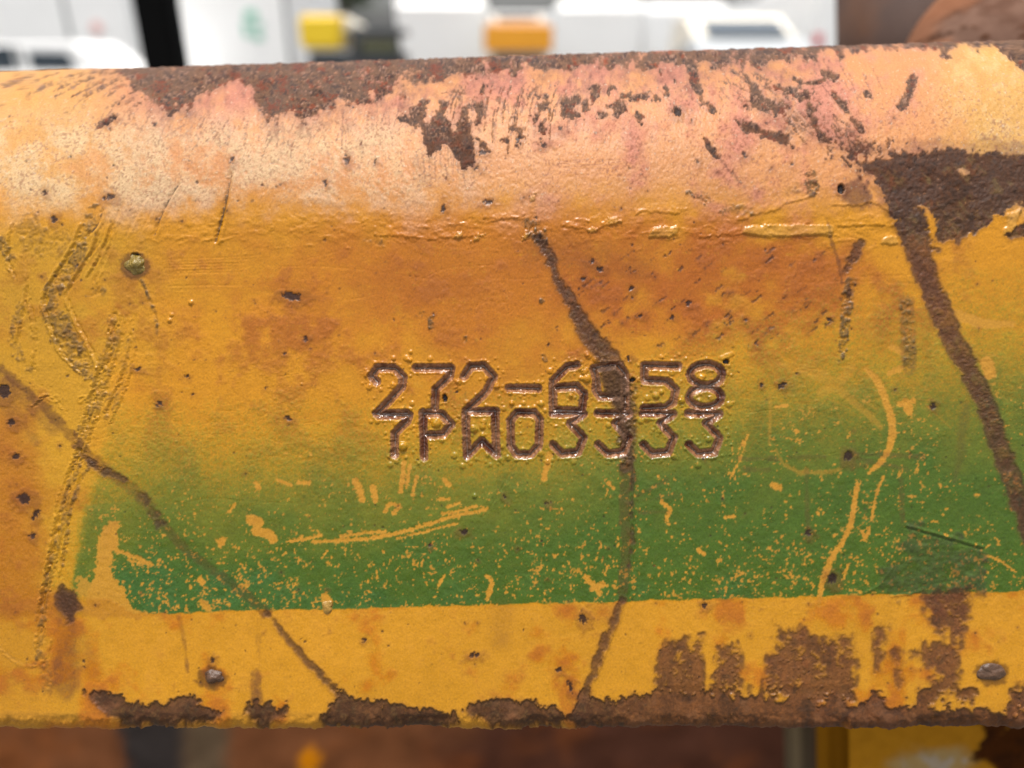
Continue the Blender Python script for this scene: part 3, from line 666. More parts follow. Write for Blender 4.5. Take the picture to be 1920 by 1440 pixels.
# ribs of the long scrape
for o_ in (-13, -7, 0, 6, 12):
    p = [(218 + o_, 590), (212 + o_, 650), (194 + o_ * 1.2, 705), (172 + o_ * 1.1, 775), (150 + o_ * .8, 850), (126 + o_, 920), (112 + o_, 985), (98 + o_ * .7, 1050), (84 + o_ * .5, 1120), (76 + o_ * .4, 1200)]
    ridge(p, 2.4, .24 if o_ in (-13, 6) else -.20, amp=4, nz=N8)
ridge([(75, 450), (60, 520), (55, 600), (70, 690)], 2.5, .1, amp=4, nz=N8); ridge([(72, 605), (76, 660), (78, 720)], 2, .12)
ridge([(180, 690), (170, 735), (150, 755), (148, 745), (168, 742)], 2.5, .16); ridge([(175, 640), (182, 690)], 2, .12); ridge([(95, 745), (108, 742), (110, 752), (100, 754), (90, 748)], 1.8, .14)
ridge([(1700, 985), (1740, 996), (1790, 1010), (1842, 1025)], 3.2, .26); ridge([(1700, 990), (1790, 1016), (1842, 1031)], 2.2, -.16); ridge([(1622, 1112), (1650, 1095), (1672, 1065)], 2.5, .18); ridge([(1672, 1118), (1700, 1114), (1725, 1108)], 2.5, .2)
# right lip along the middle run
ridge([(1190, 880), (1188, 950), (1190, 1010), (1182, 1070), (1172, 1125), (1152, 1180), (1136, 1225), (1116, 1275)], 2, .14); ridge([(347, 1195), (352, 1235), (350, 1275)], 1.6, .08)
for y0_, y1_ in ((1195, 1255), (1270, 1290)): ridge([(1028, y0_), (1026, y1_)], 2, .07)

# ---- stamped characters
CH = [
 ('stamped_digit', '2', [[(706, 716), (697, 705), (707, 690), (739, 690), (756, 707), (754, 725), (708, 775)], [(706, 776), (762, 775)]]),
 ('stamped_digit', '7', [[(779, 690), (846, 690), (843, 706), (817, 730), (815, 768)]]),
 ('stamped_digit', '2', [[(870, 706), (883, 687), (907, 686), (926, 707), (911, 735), (875, 770)], [(874, 771), (930, 771)]]),
 ('stamped_dash', '-', [[(954, 727.5), (1009, 728.5)]]),
 ('stamped_digit', '6', [[(1081, 685), (1063, 688), (1037, 714), (1037, 769), (1091, 771), (1095, 738), (1080, 724), (1044, 727)]]),
 ('stamped_digit', '9', [[(1150, 686), (1113, 691), (1118, 712), (1118, 734), (1124, 743), (1160, 744)], [(1160, 686), (1171, 700), (1172, 768)]]),
 ('stamped_digit', '5', [[(1272, 687), (1208, 685), (1208, 713), (1250, 715), (1267, 731), (1262, 755), (1248, 764), (1207, 766)]]),
 ('stamped_digit', '8', [[(1324 + 30 * math.cos(a), 703 + 20 * math.sin(a)) for a in np.linspace(0, 2 * math.pi, 19)], [(1322 + 30 * math.cos(a), 745 + 19 * math.sin(a)) for a in np.linspace(0, 2 * math.pi, 19)]]),
 ('stamped_digit', '7', [[(712, 779), (767, 779), (763, 790), (740, 813), (740, 853)]]),
 ('stamped_letter', 'P', [[(793, 774), (795, 857)], [(793, 775), (828, 776), (846, 796), (831, 815), (797, 816)]]),
 ('stamped_letter', 'W', [[(873, 775), (876, 855), (903, 827), (931, 853), (928, 775)]]),
 ('stamped_digit', '0', [[(969, 774), (1002, 774), (1012, 787), (1010, 836), (995, 852), (969, 852), (958, 836), (957, 789), (969, 774)]]),
]
for x0_, l0 in ((1036, 0), (1121, 0), (1205, 0), (1291, 0)):
    CH.append(('stamped_digit', '3', [[(x0_, 775), (x0_ + 58, 776), (x0_ + 33, 794), (x0_ + 58, 821), (x0_ + 48, 848), (x0_ + 18, 851), (x0_ + 1, 834)]]))
HW = 8.5
best = np.full((HN, WN), 99., np.float32); who = np.full((HN, WN), -1, np.int16)
for k, (nm, ch, sts) in enumerate(CH):
    for st in sts:
        F, s = pfield(st, 0, 22, False)
        b = best[s]; m = F < b
        b[m] = F[m]; who[s][m] = k
dj = best + N8 * .7 + N3 * .6
q = np.clip(1 - dj / HW, 0, 1)
groove = ss(HW - dj, -.6, 1.4)
H = H * (1 - groove * .6)
H -= 1.0 * np.minimum(q * 1.08, 1)
H += .09 * np.exp(-((dj - HW - 1.8) / 1.8) ** 2)
H += groove * (.05 * N3)
gcol = np.broadcast_to(lin(172, 118, 84) * K, (HN, WN, 3)) * (1 + .25 * N8 + .2 * N3)[..., None]
gcol = lerp(gcol, lin(108, 46, 26) * K, ss(N20 + .3 * vn(70, 70, 301), .25, .7) * .8)
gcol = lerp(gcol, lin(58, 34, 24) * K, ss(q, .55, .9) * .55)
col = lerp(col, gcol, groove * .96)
redp = Z()
for x, y, a, b_ in [(795, 790, 8, 16), (795, 835, 8, 20), (925, 780, 8, 14), (905, 832, 10, 8), (918, 842, 10, 10), (1350, 745, 9, 16), (1085, 772, 12, 6), (1046, 776, 12, 4), (1360, 690, 12, 12), (1178, 818, 12, 8)]:
    blob(redp, x, y, a, b_, 0, 6, 4, N8, .85)
col = lerp(col, lin(96, 36, 20) * K, redp * np.maximum(groove, .25 * rdep) * .85)
# grease and blisters filling around the over-stamped digit
blob(rust, 1142, 715, 30, 24, .5, 6, 6, N8, 0)
plug = Z(); poly(plug, [(1120, 690), (1150, 684), (1172, 700), (1176, 735), (1168, 775), (1180, 810), (1172, 845), (1158, 812), (1160, 775), (1150, 748), (1132, 738), (1124, 715)], 5, 5, N8, .85)
H = H * (1 - plug * .75) + plug * (.04 * N8 + .05 * N3 - .12)
col = lerp(col, lin(92, 66, 44) * K * (1 + .3 * N3[..., None]), plug * .88)
# blisters round the stamping
def bump(x, y, rad, h):
    s = win(x - rad * 2, x + rad * 2, y - rad * 2, y + rad * 2)
    if s is None: return
    d2 = ((uu[:, s[1]] - x) ** 2 + (vv[s[0], :] - y) ** 2) / (rad * rad)
    H[s] += h * np.sqrt(np.clip(1 - d2, 0, 1)) * (1 - groove[s])
for _ in range(2600):
    x, y = r.uniform(672, 1395), r.uniform(662, 885)
    j, i = int(y) - V0, int(x) - U0
    dd = best[j, i]
    if dd > 40 or dd < HW + 1 or r.random() > 1.0 - dd / 34: continue
    rad = r.uniform(1.4, 3.4) if r.random() < .85 else r.uniform(3.5, 6.5)
    bump(x, y, rad, .048 * rad)
for x, y, rd in [(755, 837, 9), (818, 794, 9), (889, 805, 7), (905, 800, 6), (905, 815, 5), (1095, 698, 6), (1100, 710, 8), (1015, 757, 6), (960, 756, 5), (738, 672, 5), (768, 675, 5), (1315, 708, 8), (1278, 751, 6), (318, 601, 5), (322, 590, 4), (358, 567, 5), (890, 930, 5), (565, 720, 3), (770, 660, 4), (1010, 805, 4), (1230, 742, 7), (1240, 735, 5)]:
    bump(x, y, rd, .075 * rd)
for _ in range(900):
    x, y = r.uniform(0, 1920), r.uniform(430, 1130)
    bump(x, y, r.uniform(1.2, 2.6), r.uniform(.04, .10))
# small punched holes
for x, y, rx, ry in [(834, 747, 4.5, 7.5), (1186, 713, 5, 4), (1362, 678, 5.5, 5), (1577, 354, 6, 9), (254, 478, 7, 3)]:
    hm = Z(); blob(hm, x, y, rx, ry, 0, 2, 1.2, N3); s = win(x - 25, x + 25, y - 25, y + 25)
    H[s] -= .5 * hm[s]; col[s] = lerp(col[s], lin(40, 24, 20) * K, hm[s]); ring = Z(); blob(ring, x, y, rx + 4.5, ry + 4.5, 0, 4, 1.5, N3); H[s] += .10 * (ring[s] - hm[s])
for p, w_ in [([(1352, 672), (1372, 664)], 6), ([(1335, 860), (1340, 856)], 5)]:
    F, s = pfield(p, w_, 8); H[s] += .2 * ss(-F, -1, 4)
gloss = gloss + .24 * rdep + .16 * dirt - .02 * groove
gloss = np.where(groove > .5, .20 + .08 * N8, gloss)
gloss = np.maximum(gloss, .8 * plug)
gloss = np.maximum(gloss, .85 * ss(vv, 1318, 1350))
gloss = np.clip(gloss + .06 * N3 + .16 * ss(N60 + .5 * N20 + .3 * N200, -.1, .6), .18, .9)
col = np.clip(col, .004, .9)

# ------------------------------------------------------------------ beam mesh
th = R(PITCH)
CAMR = Matrix(((1, 0, 0), (0, math.sin(th), -math.cos(th)), (0, math.cos(th), math.sin(th)))).transposed()   # columns: right, up, back
CAMR = Matrix.Rotation(R(90 - PITCH), 3, 'X')
# beam axes in camera space (right, into, up): yaw 2 deg, roll 0.9 deg
ya, ro = R(2.0), R(0.9)
bX = Vector((math.cos(ya) * math.cos(ro), math.sin(ro), math.sin(ya)))        # camera coords x right, y up, -z forward; +z towards camera
bZ = Vector((-math.sin(ro), math.cos(ro), 0)); bY = bZ.cross(bX)              # Y = into the scene
Bc = Matrix((bX, bY, bZ)).transposed()
Brot = CAMR @ Bc
Borg = CAM + CAMR @ Vector((0, 0, -D))
BEAM = Matrix.Translation(Borg) @ Brot.to_4x4()
beam = bpy.data.objects.new('steel_beam', None)
C.objects.link(beam); beam.matrix_world = BEAM; beam.empty_display_size = .05
tag(beam, 'yellow steel beam with a green painted band, rust runs and stamped number lines', 'steel beam')
Bc_np = np.array(Bc)

RT, RB = 0.056, 0.0055                                    # upper bend and lower fold radii
zf, zb = (720 - 432) * PX, (720 - 1334) * PX              # flat between these
DEPTH = 0.10
def profile(t):
    """arc length t (0 at the face centre, + up) -> y, z, ny, nz"""
    y = np.zeros_like(t); z = t.copy(); ny = -np.ones_like(t); nz = np.zeros_like(t)
    qa = RT * math.pi / 2
    m = (t > zf) & (t <= zf + qa); a = (t[m] - zf) / RT
    y[m] = RT - RT * np.cos(a); z[m] = zf + RT * np.sin(a); ny[m] = -np.cos(a); nz[m] = np.sin(a)
    m = t > zf + qa; y[m] = RT + t[m] - zf - qa; z[m] = zf + RT; ny[m] = 0; nz[m] = 1
    qb = RB * math.pi / 2
    m = (t < zb) & (t >= zb - qb); a = (zb - t[m]) / RB
    y[m] = RB - RB * np.cos(a); z[m] = zb - RB * np.sin(a); ny[m] = -np.cos(a); nz[m] = -np.sin(a)
    m = t < zb - qb; y[m] = RB + (zb - qb - t[m]); z[m] = zb - RB; ny[m] = 0; nz[m] = -1
    return y, z, ny, nz
def project(X, Y, Z_):
    P3 = np.stack([X, Y, Z_], -1) @ Bc_np.T
    dz = D - P3[..., 2]
    return 960 + FPX * P3[..., 0] / dz, 720 - FPX * P3[..., 1] / dz
# rows: even spacing as seen on the face, denser across the stamping
tt = np.linspace(zb - .006, zf + RT * 1.45, 40000)
y_, z_, _, _ = profile(tt)
_, Vt = project(0 * tt, y_, z_)
dV = np.diff(Vt); dt = np.diff(tt)
dV = np.minimum(dV, -dt / PX * .12)
Vm = np.concatenate([[0], np.cumsum(dV)]); k0 = np.argmin(np.abs(tt)); Vm = Vm - Vm[k0] + 720
stepv = np.where((Vm > 668) & (Vm < 872), 1.28, 1.95)
cum = np.concatenate([[0], np.cumsum(-np.diff(Vm) / stepv[1:])])
nr = int(cum[-1])
rows = np.interp(np.linspace(0, cum[-1], nr), cum, tt)
rows = np.concatenate([np.linspace(zb - RB * 1.57 - DEPTH, rows[0], 24)[:-1], rows, np.linspace(rows[-1], zf + RT * 1.571 + DEPTH - RT, 24)[1:]])
xs = [np.linspace(-.34, -.113, 210)[:-1]]
for a, b, st in ((-1020, -280, 1.95), (-280, 420, 1.28), (420, 1030, 1.95)):
    xs.append(np.arange(a, b, st) * PX)
xs.append(np.linspace(.1145, .34, 210)); xs = np.concatenate(xs)
py, pz, pny, pnz = profile(rows)
NRr, NCc = len(rows), len(xs)
X = np.broadcast_to(xs[None, :], (NRr, NCc)); Yg = np.broadcast_to(py[:, None], X.shape); Zg = np.broadcast_to(pz[:, None], X.shape)
Uu, Vv = project(X, Yg, Zg)
kc = np.argmin(np.abs(rows))
dVv = np.diff(Vv, axis=0); dtr = np.diff(rows)[:, None]
dVv = np.minimum(dVv, -dtr / PX * .12)
Vc = np.concatenate([np.zeros((1, NCc)), np.cumsum(dVv, axis=0)]); Vv = Vc - Vc[kc] + Vv[kc]
def mirror(a, lo, hi):
    p = (a - lo) % (2 * (hi - lo)); return np.where(p > hi - lo, 2 * (hi - lo) - p, p)
fx = mirror(Uu, U0, U1 - 2); fy = mirror(Vv, V0, V1 - 2)
ix = np.clip(fx.astype(np.int32), 0, WN - 2); iy = np.clip(fy.astype(np.int32), 0, HN - 2)
wx_ = (fx - ix).astype(np.float32); wy_ = (fy - iy).astype(np.float32)
def samp(A):
    if A.ndim == 3: a, b = wx_[..., None], wy_[..., None]
    else: a, b = wx_, wy_
    return (A[iy, ix] * (1 - a) + A[iy, ix + 1] * a) * (1 - b) + (A[iy + 1, ix] * (1 - a) + A[iy + 1, ix + 1] * a) * b
h = samp(H) * 1e-3
cl = samp(col); rf = samp(gloss); sf = samp((.3 + .5 * groove * (1 - plug) - .05 * bev - .15 * plug).astype(np.float32)); rs = samp(np.clip(np.maximum(rust, pit), 0, 1).astype(np.float32))
gv = samp((best < HW + 1.0).astype(np.float32)) > .5
wv = np.where(gv, who[iy, ix], -1)
inview = (Uu > U0) & (Uu < U1) & (Vv > V0) & (Vv < V1)
wv = np.where(inview, wv, -1)
co = np.stack([X, Yg + pny[:, None] * h, Zg + pnz[:, None] * h], -1).astype(np.float32).reshape(-1, 3)
idx = np.arange(NRr * NCc).reshape(NRr, NCc)
quads = np.stack([idx[:-1, :-1], idx[:-1, 1:], idx[1:, 1:], idx[1:, :-1]], -1).reshape(-1, 4)
w4 = wv.reshape(-1)[quads]; fk = w4.max(1)

def grid_mesh(name, q):
    used, inv = np.unique(q.reshape(-1), return_inverse=True)
    me = bpy.data.meshes.new(name)
    me.vertices.add(len(used)); me.vertices.foreach_set('co', co[used].reshape(-1))
    me.loops.add(len(inv)); me.loops.foreach_set('vertex_index', inv.astype(np.int32))
    me.polygons.add(len(q)); me.polygons.foreach_set('loop_start', np.arange(0, len(inv), 4, dtype=np.int32))
    me.polygons.foreach_set('use_smooth', np.ones(len(q), bool))
    me.update(calc_edges=True)
    a = me.attributes.new('pigment', 'FLOAT_COLOR', 'POINT')
    rgba = np.ones((len(used), 4), np.float32); rgba[:, :3] = cl.reshape(-1, 3)[used]
    a.data.foreach_set('color', rgba.reshape(-1))
    for nm, src in (('rough', rf), ('rust', rs), ('spec', sf)):
        a = me.attributes.new(nm, 'FLOAT', 'POINT'); a.data.foreach_set('value', src.reshape(-1)[used].astype(np.float32))
    return me

def beam_material():
    m = bpy.data.materials.new('weathered_paint'); m.use_nodes = True
    t = m.node_tree; b = t.nodes['Principled BSDF']
    ac = nd(t, 'ShaderNodeAttribute', attribute_name='pigment')
    ar = nd(t, 'ShaderNodeAttribute', attribute_name='rough')
    au = nd(t, 'ShaderNodeAttribute', attribute_name='rust')
    tc = nd(t, 'ShaderNodeTexCoord')
    n1 = nd(t, 'ShaderNodeTexNoise'); n1.inputs['Scale'].default_value = 2600; n1.inputs['Detail'].default_value = 3
    n2 = nd(t, 'ShaderNodeTexNoise'); n2.inputs['Scale'].default_value = 900; n2.inputs['Detail'].default_value = 4
    for n in (n1, n2): t.links.new(tc.outputs['Object'], n.inputs['Vector'])
    mp = nd(t, 'ShaderNodeMapRange'); mp.inputs['From Min'].default_value = .3; mp.inputs['From Max'].default_value = .7
    mp.inputs['To Min'].default_value = .86; mp.inputs['To Max'].default_value = 1.14
    t.links.new(n1.outputs['Fac'], mp.inputs['Value'])
    sc_ = nd(t, 'ShaderNodeVectorMath', operation='SCALE')
    t.links.new(ac.outputs['Color'], sc_.inputs[0]); t.links.new(mp.outputs[0], sc_.inputs['Scale'])
    t.links.new(sc_.outputs[0], b.inputs['Base Color'])
    t.links.new(ar.outputs['Fac'], b.inputs['Roughness'])
    st = nd(t, 'ShaderNodeMath', operation='MULTIPLY_ADD'); st.inputs[1].default_value = .45; st.inputs[2].default_value = .28
    t.links.new(au.outputs['Fac'], st.inputs[0])
    bp = nd(t, 'ShaderNodeBump'); bp.inputs['Distance'].default_value = .00022
    t.links.new(st.outputs[0], bp.inputs['Strength']); t.links.new(n2.outputs['Fac'], bp.inputs['Height'])
    t.links.new(bp.outputs[0], b.inputs['Normal'])
    asp = nd(t, 'ShaderNodeAttribute', attribute_name='spec')
    t.links.new(asp.outputs['Fac'], b.inputs['Specular IOR Level'])
    return m
MB_ = beam_material()
body = obj('beam_body', grid_mesh('beam_body', quads[fk < 0]), MB_, beam)
for k, (nm, ch, sts) in enumerate(CH):
    q = quads[fk == k]
    if len(q): obj(nm, grid_mesh(nm, q), MB_, beam)

# a point on the beam surface under a paint-map position
def on_beam(u, v):
    j = np.argmin((Uu - u) ** 2 + (Vv - v) ** 2); a, b = divmod(j, NCc)
    return Vector((float(xs[b]), float(py[a]), float(pz[a]))), Vector((0, float(pny[a]), float(pnz[a])))
M_bead = plain('bead_paint', lin(160, 132, 48) * K, .38, 0, .6, 700, .3)
M_bead2 = plain('bead_steel', lin(104, 72, 48) * K, .45, 0, .7, 500, .2)
def bead(u, v, ru, rv, hgt, mat, seed):
    p, n = on_beam(u, v)
    bm = bmesh.new(); bmesh.ops.create_icosphere(bm, subdivisions=5, radius=1)
    rr = random.Random(seed); off = Vector((rr.uniform(0, 9), rr.uniform(0, 9), rr.uniform(0, 9)))
    from mathutils import noise
    for vtx in bm.verts:
        k_ = 1 + .30 * noise.noise(vtx.co * 1.2 + off) + .07 * noise.noise(vtx.co * 3 + off) + .03 * noise.noise(vtx.co * 9 + off)
        vtx.co = Vector((vtx.co.x * ru * PX * k_, vtx.co.y * hgt * 1e-3 * k_, vtx.co.z * rv * PX * k_)) + Vector((0, hgt * .5e-3, 0))
    me = bpy.data.meshes.new('weld_bead'); bm.to_mesh(me); bm.free()
    for pl in me.polygons: pl.use_smooth = True
    o = obj('weld_bead', me, mat, beam); o.location = p + n * .0001
    o.rotation_euler = (-math.atan2(n.z, -n.y), 0, rr.uniform(-.2, .2))
    return o
bead(252, 497, 23, 20, 1.5, M_bead, 1)
bead(397, 1269, 22, 15, 1.3, M_bead2, 2)
bead(1861, 1261, 27, 18, 1.2, M_bead2, 3)
bead(612, 1136, 12, 12, .7, plain('bead_yellow', lin(196, 150, 60) * K, .4, 0, .3, 500, .2), 4)

# ------------------------------------------------------------------ helpers for the things around
def at(u, v, depth):                                     # world point seen in the photo at (u, v), depth metres along the view axis
    return CAM + CAMR @ Vector(((u - 960) / FPX * depth, (720 - v) / FPX * depth, -depth))
def mesh_from(bm, name, smooth=False):
    me = bpy.data.meshes.new(name); bm.normal_update(); bm.to_mesh(me); bm.free()
    if smooth:
        for p in me.polygons: p.use_smooth = True
    return me
def box(bm, x0, x1, y0, y1, z0, z1, bev_=0.0):
    r_ = bmesh.ops.create_cube(bm, size=1)
    vs = r_['verts']
    for v in vs: v.co = Vector(((x0 + x1) / 2 + v.co.x * (x1 - x0), (y0 + y1) / 2 + v.co.y * (y1 - y0), (z0 + z1) / 2 + v.co.z * (z1 - z0)))
    if bev_: bmesh.ops.bevel(bm, geom=list({e for v in vs for e in v.link_edges}), offset=bev_, segments=3, affect='EDGES')
def prism(bm, prof, y0, y1, bev_=0.0):                   # profile in x,z extruded along y
    a = [bm.verts.new((x, y0, z)) for x, z in prof]; b = [bm.verts.new((x, y1, z)) for x, z in prof]
    n = len(prof); fs = [bm.faces.new(a[::-1]), bm.faces.new(b)]
    for i in range(n): fs.append(bm.faces.new((a[i], a[(i + 1) % n], b[(i + 1) % n], b[i])))
    bmesh.ops.recalc_face_normals(bm, faces=fs)
    if bev_: bmesh.ops.bevel(bm, geom=list({e for f in fs for e in f.edges}), offset=bev_, segments=3, affect='EDGES')
def cyl(bm, c, r_, L, axis='Y', seg=32, bev_=0.0):
    q = bmesh.ops.create_cone(bm, cap_ends=True, segments=seg, radius1=r_, radius2=r_, depth=L)
    rot = {'Y': Matrix.Rotation(math.pi / 2, 3, 'X'), 'X': Matrix.Rotation(math.pi / 2, 3, 'Y'), 'Z': Matrix.Identity(3)}[axis]
    for v in q['verts']: v.co = rot @ v.co + Vector(c)
    if bev_:
        es = [e for e in {e for v in q['verts'] for e in v.link_edges} if e.is_manifold and e.calc_face_angle(0) > 1]
        bmesh.ops.bevel(bm, geom=es, offset=bev_, segments=3, affect='EDGES')
def rough_up(bm, amp, scale, seed=0):
    from mathutils import noise
    bm.normal_update()
    o_ = Vector((seed * 3.1, seed * 1.7, 0))
    for v in bm.verts: v.co += v.normal * amp * (noise.fractal(v.co * scale + o_, 1, 2, 4))

# ------------------------------------------------------------------ neighbouring steel, in the beam's frame
def in_beam(name):
    o = bpy.data.objects.new(name, None); C.objects.link(o); o.matrix_world = BEAM; o.empty_display_size = .05
    return o
def bl(u, v, y):                                         # beam-local x,z of what the photo shows at (u,v), y metres behind the face
    dep = D + y
    return (u - 960) / FPX * dep, (720 - v) / FPX * dep
# plates with their own paint map: pigment per vertex, paint skin standing proud of the bare steel
def plate(name, u0, u1, v0, v1, y, thick, n, m, fn, parent):
    """front of a plate y behind the face, n x m cells; fn(u, v, rng) -> colour, relief in metres"""
    us = np.linspace(u0, u1, n + 1); vs_ = np.linspace(v0, v1, m + 1)
    Ug, Vg = np.meshgrid(us, vs_)
    c_, rel = fn(Ug, Vg)
    sx = (D + y) / FPX
    P3 = np.stack([(Ug - 960) * sx, y - rel, (720 - Vg) * sx], -1).reshape(-1, 3)
    ed = [(0, 0)] ; top = np.arange(n + 1)
    back = P3[top] + np.array([0, thick, 0]); bot = m * (n + 1) + np.arange(n + 1); backb = P3[bot] + np.array([0, thick, 0])
    V_ = np.vstack([P3, back, backb]); N_ = len(P3)
    id_ = np.arange(N_).reshape(m + 1, n + 1)
    F_ = np.stack([id_[1:, :-1], id_[1:, 1:], id_[:-1, 1:], id_[:-1, :-1]], -1).reshape(-1, 4).tolist()
    F_ += [[int(id_[0, k]), int(id_[0, k + 1]), N_ + k + 1, N_ + k] for k in range(n)]
    F_ += [[N_ + n + 1 + k, N_ + n + 2 + k, int(id_[m, k + 1]), int(id_[m, k])] for k in range(n)]
    F_ += [[N_ + k, N_ + k + 1, N_ + n + 2 + k, N_ + n + 1 + k] for k in range(n)]
    me = bpy.data.meshes.new(name); me.from_pydata(V_.tolist(), [], F_)
    rgba = np.ones((len(V_), 4), np.float32); cc = c_.reshape(-1, 3)
    rgba[:N_, :3] = cc; rgba[N_:N_ + n + 1, :3] = cc[top]; rgba[N_ + n + 1:, :3] = cc[bot]
    a = me.attributes.new('pigment', 'FLOAT_COLOR', 'POINT'); a.data.foreach_set('color', rgba.reshape(-1))
    a = me.attributes.new('rough', 'FLOAT', 'POINT'); a.data.foreach_set('value', np.full(len(V_), .62, np.float32))
    a = me.attributes.new('rust', 'FLOAT', 'POINT'); a.data.foreach_set('value', np.full(len(V_), .6, np.float32))
    for p in me.polygons: p.use_smooth = True
    return obj(name, me, MB_, parent)
def pn(U, V, cx, cy, seed, octv=4):
    from mathutils import noise
    out = np.zeros(U.shape); it = np.nditer(U, flags=['multi_index'])
    for x in it:
        k_ = it.multi_index; out[k_] = noise.fractal(Vector((float(x) / cx, float(V[k_]) / cy, seed * 7.3)), .8, 2.1, octv)
    return out
def soft_box(U, V, a, b, c, d, e): return ss(U - a, -e, e) * ss(b - U, -e, e) * ss(V - c, -e, e) * ss(d - V, -e, e)
yr = .42
rail = tag(in_beam('lower_rail'), 'dark brown rusty rail running out of focus below the beam', 'steel rail')
def rail_fn(U, V):
    n1 = pn(U, V, 170, 120, 1); n2 = pn(U, V, 40, 40, 2)
    c = np.broadcast_to(lin(124, 78, 50) * K, U.shape + (3,)).copy()
    c = lerp(c, lin(74, 46, 38) * K, ss(U + 120 * n1, 700, 900) * .85); c = lerp(c, lin(146, 78, 26) * K, ss(n1 + .4 * n2, .1, .7) * .25)
    c = lerp(c, lin(60, 54, 52) * K, soft_box(U + 14 * n2, V, 165, 290, 1300, 1600, 14)); c = lerp(c, lin(98, 84, 66) * K, soft_box(U + 14 * n2, V, 285, 375, 1300, 1600, 16) * .9)
    c = lerp(c, lin(226, 140, 18) * K, ss(1 - np.hypot((U - 531) / 19, (V - 1430) / 30) + .25 * n2, -.05, .2))
    return c * (1 + .2 * n2[..., None]), .0015 * n2
plate('rail_plate', -700, 1500, 1290, 1640, yr, .05, 150, 30, rail_fn, rail)
def lip_fn(U, V):
    n2 = pn(U, V, 60, 40, 9)
    return np.broadcast_to(lin(96, 58, 36) * K, U.shape + (3,)) * (1 + .3 * n2[..., None]), .001 * n2
plate('rail_lip', -700, 1500, 1560, 1640, yr - .03, .028, 60, 6, lip_fn, rail)
yb = .10
brk = tag(in_beam('yellow_bracket'), 'yellow bracket with bare brown patches below the beam at the right', 'bracket')
def brk_fn(U, V):
    n1 = pn(U, V, 90, 60, 3); n2 = pn(U, V, 26, 26, 4)
    c = np.broadcast_to(lin(232, 162, 44) * K, U.shape + (3,)).copy()
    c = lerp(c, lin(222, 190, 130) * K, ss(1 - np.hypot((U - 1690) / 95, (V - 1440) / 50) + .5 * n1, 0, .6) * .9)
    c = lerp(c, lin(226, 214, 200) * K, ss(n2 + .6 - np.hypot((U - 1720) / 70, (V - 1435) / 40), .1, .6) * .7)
    br = np.maximum(ss(n1 * 1.1 + n2 * .5 + 1.0 - np.hypot((U - 1835 - (V - 1380) * .5) / 46, (V - 1400) / 75), .0, .12), ss(n1 + n2 * .5 + .7 - np.hypot((U - 1905) / 40, (V - 1390) / 50), 0, .12))
    c = lerp(c, lin(96, 54, 26) * K, br); c = lerp(c, lin(60, 38, 28) * K, br * ss(n2, 0, .4) * .5)
    return c, .0007 * n2 + .0006 * (1 - br)
plate('bracket_plate', 1552, 2500, 1320, 1640, yb, .03, 190, 64, brk_fn, brk)
def edge_fn(U, V):
    n2 = pn(U, V, 18, 60, 5)
    c = np.broadcast_to(lin(120, 104, 84) * K, U.shape + (3,)).copy()
    c = lerp(c, lin(190, 168, 130) * K, ss(n2 + 1 - np.abs(U - 1512) / 26, .2, .9) * .8)
    return c, .0006 * n2
plate('bracket_edge', 1486, 1549, 1320, 1640, yb + .06, .04, 20, 30, edge_fn, brk)
# pivot boss and lug behind the upper right
yl = .22
boss = tag(in_beam('pivot_boss'), 'dark rusty round boss rising behind the top of the beam at the right', 'pivot boss')
bm = bmesh.new(); xa, za = bl(1596, 60, yl); xb, _ = bl(1830, 60, yl)
rad = (xb - xa) / 2
cyl(bm, ((xa + xb) / 2, yl + rad, za - .01), rad, .12, 'Z', 64, .006); rough_up(bm, .0010, 55, 4)
obj('boss_barrel', mesh_from(bm, 'boss_barrel', True), rusty('boss_rust', lin(120, 72, 34) * .45, lin(92, 60, 44) * .45, lin(66, 42, 32) * .45, 22, .3, .52, .85), boss)
bm = bmesh.new(); cyl(bm, ((xa + xb) / 2 + .002, yl + rad, za + .055), rad * .62, .012, 'Z', 48, .003)
obj('boss_cap', mesh_from(bm, 'boss_cap', True), rusty('cap_rust', lin(120, 80, 50) * .45, lin(90, 60, 46) * .45, lin(66, 42, 34) * .45, 30, .3, .6, .85), boss)
yg = .085
lug = tag(in_beam('lug_casting'), 'rounded yellow casting worn to brown steel behind the beam, top right corner', 'casting')
s_ = (D + yg + .045) / FPX
bm = bmesh.new(); bmesh.ops.create_uvsphere(bm, u_segments=240, v_segments=160, radius=1)
me = bpy.data.meshes.new('casting_body'); bm.to_mesh(me); bm.free()
P3 = np.zeros(len(me.vertices) * 3, np.float32); me.vertices.foreach_get('co', P3); P3 = P3.reshape(-1, 3)
Uc = 1965 + 285 * P3[:, 0]; Vc_ = 150 - 208 * P3[:, 2]
n1 = pn(Uc[None], Vc_[None], 60, 40, 11)[0]; n2 = pn(Uc[None], Vc_[None], 16, 14, 12)[0]
er = np.hypot(P3[:, 0], P3[:, 2]) + .10 * n1
ring_y = ss(er, .90, .95) * ss(-n2 + er * 1.2, .2, .6)
c = np.broadcast_to(lin(182, 142, 122) * K, (len(Uc), 3)).copy()
c = lerp(c, lin(128, 88, 70) * K, ss(n1 + .5 * n2, 0, .8) * .6); c = lerp(c, lin(200, 130, 90) * K, ss(n2 - .2, .35, .6) * .6)
c = lerp(c, lin(222, 150, 108) * K, ss(.16 - np.abs(Vc_ - 26 + 26 * n1 + .16 * (1850 - Uc)) / 60, 0, .1) * .9); c = lerp(c, lin(222, 150, 36) * K, ss(24 - Vc_ - 24 * n1 - .22 * (1850 - Uc), -4, 6)); c = lerp(c, lin(206, 136, 96) * K, ring_y * .6)
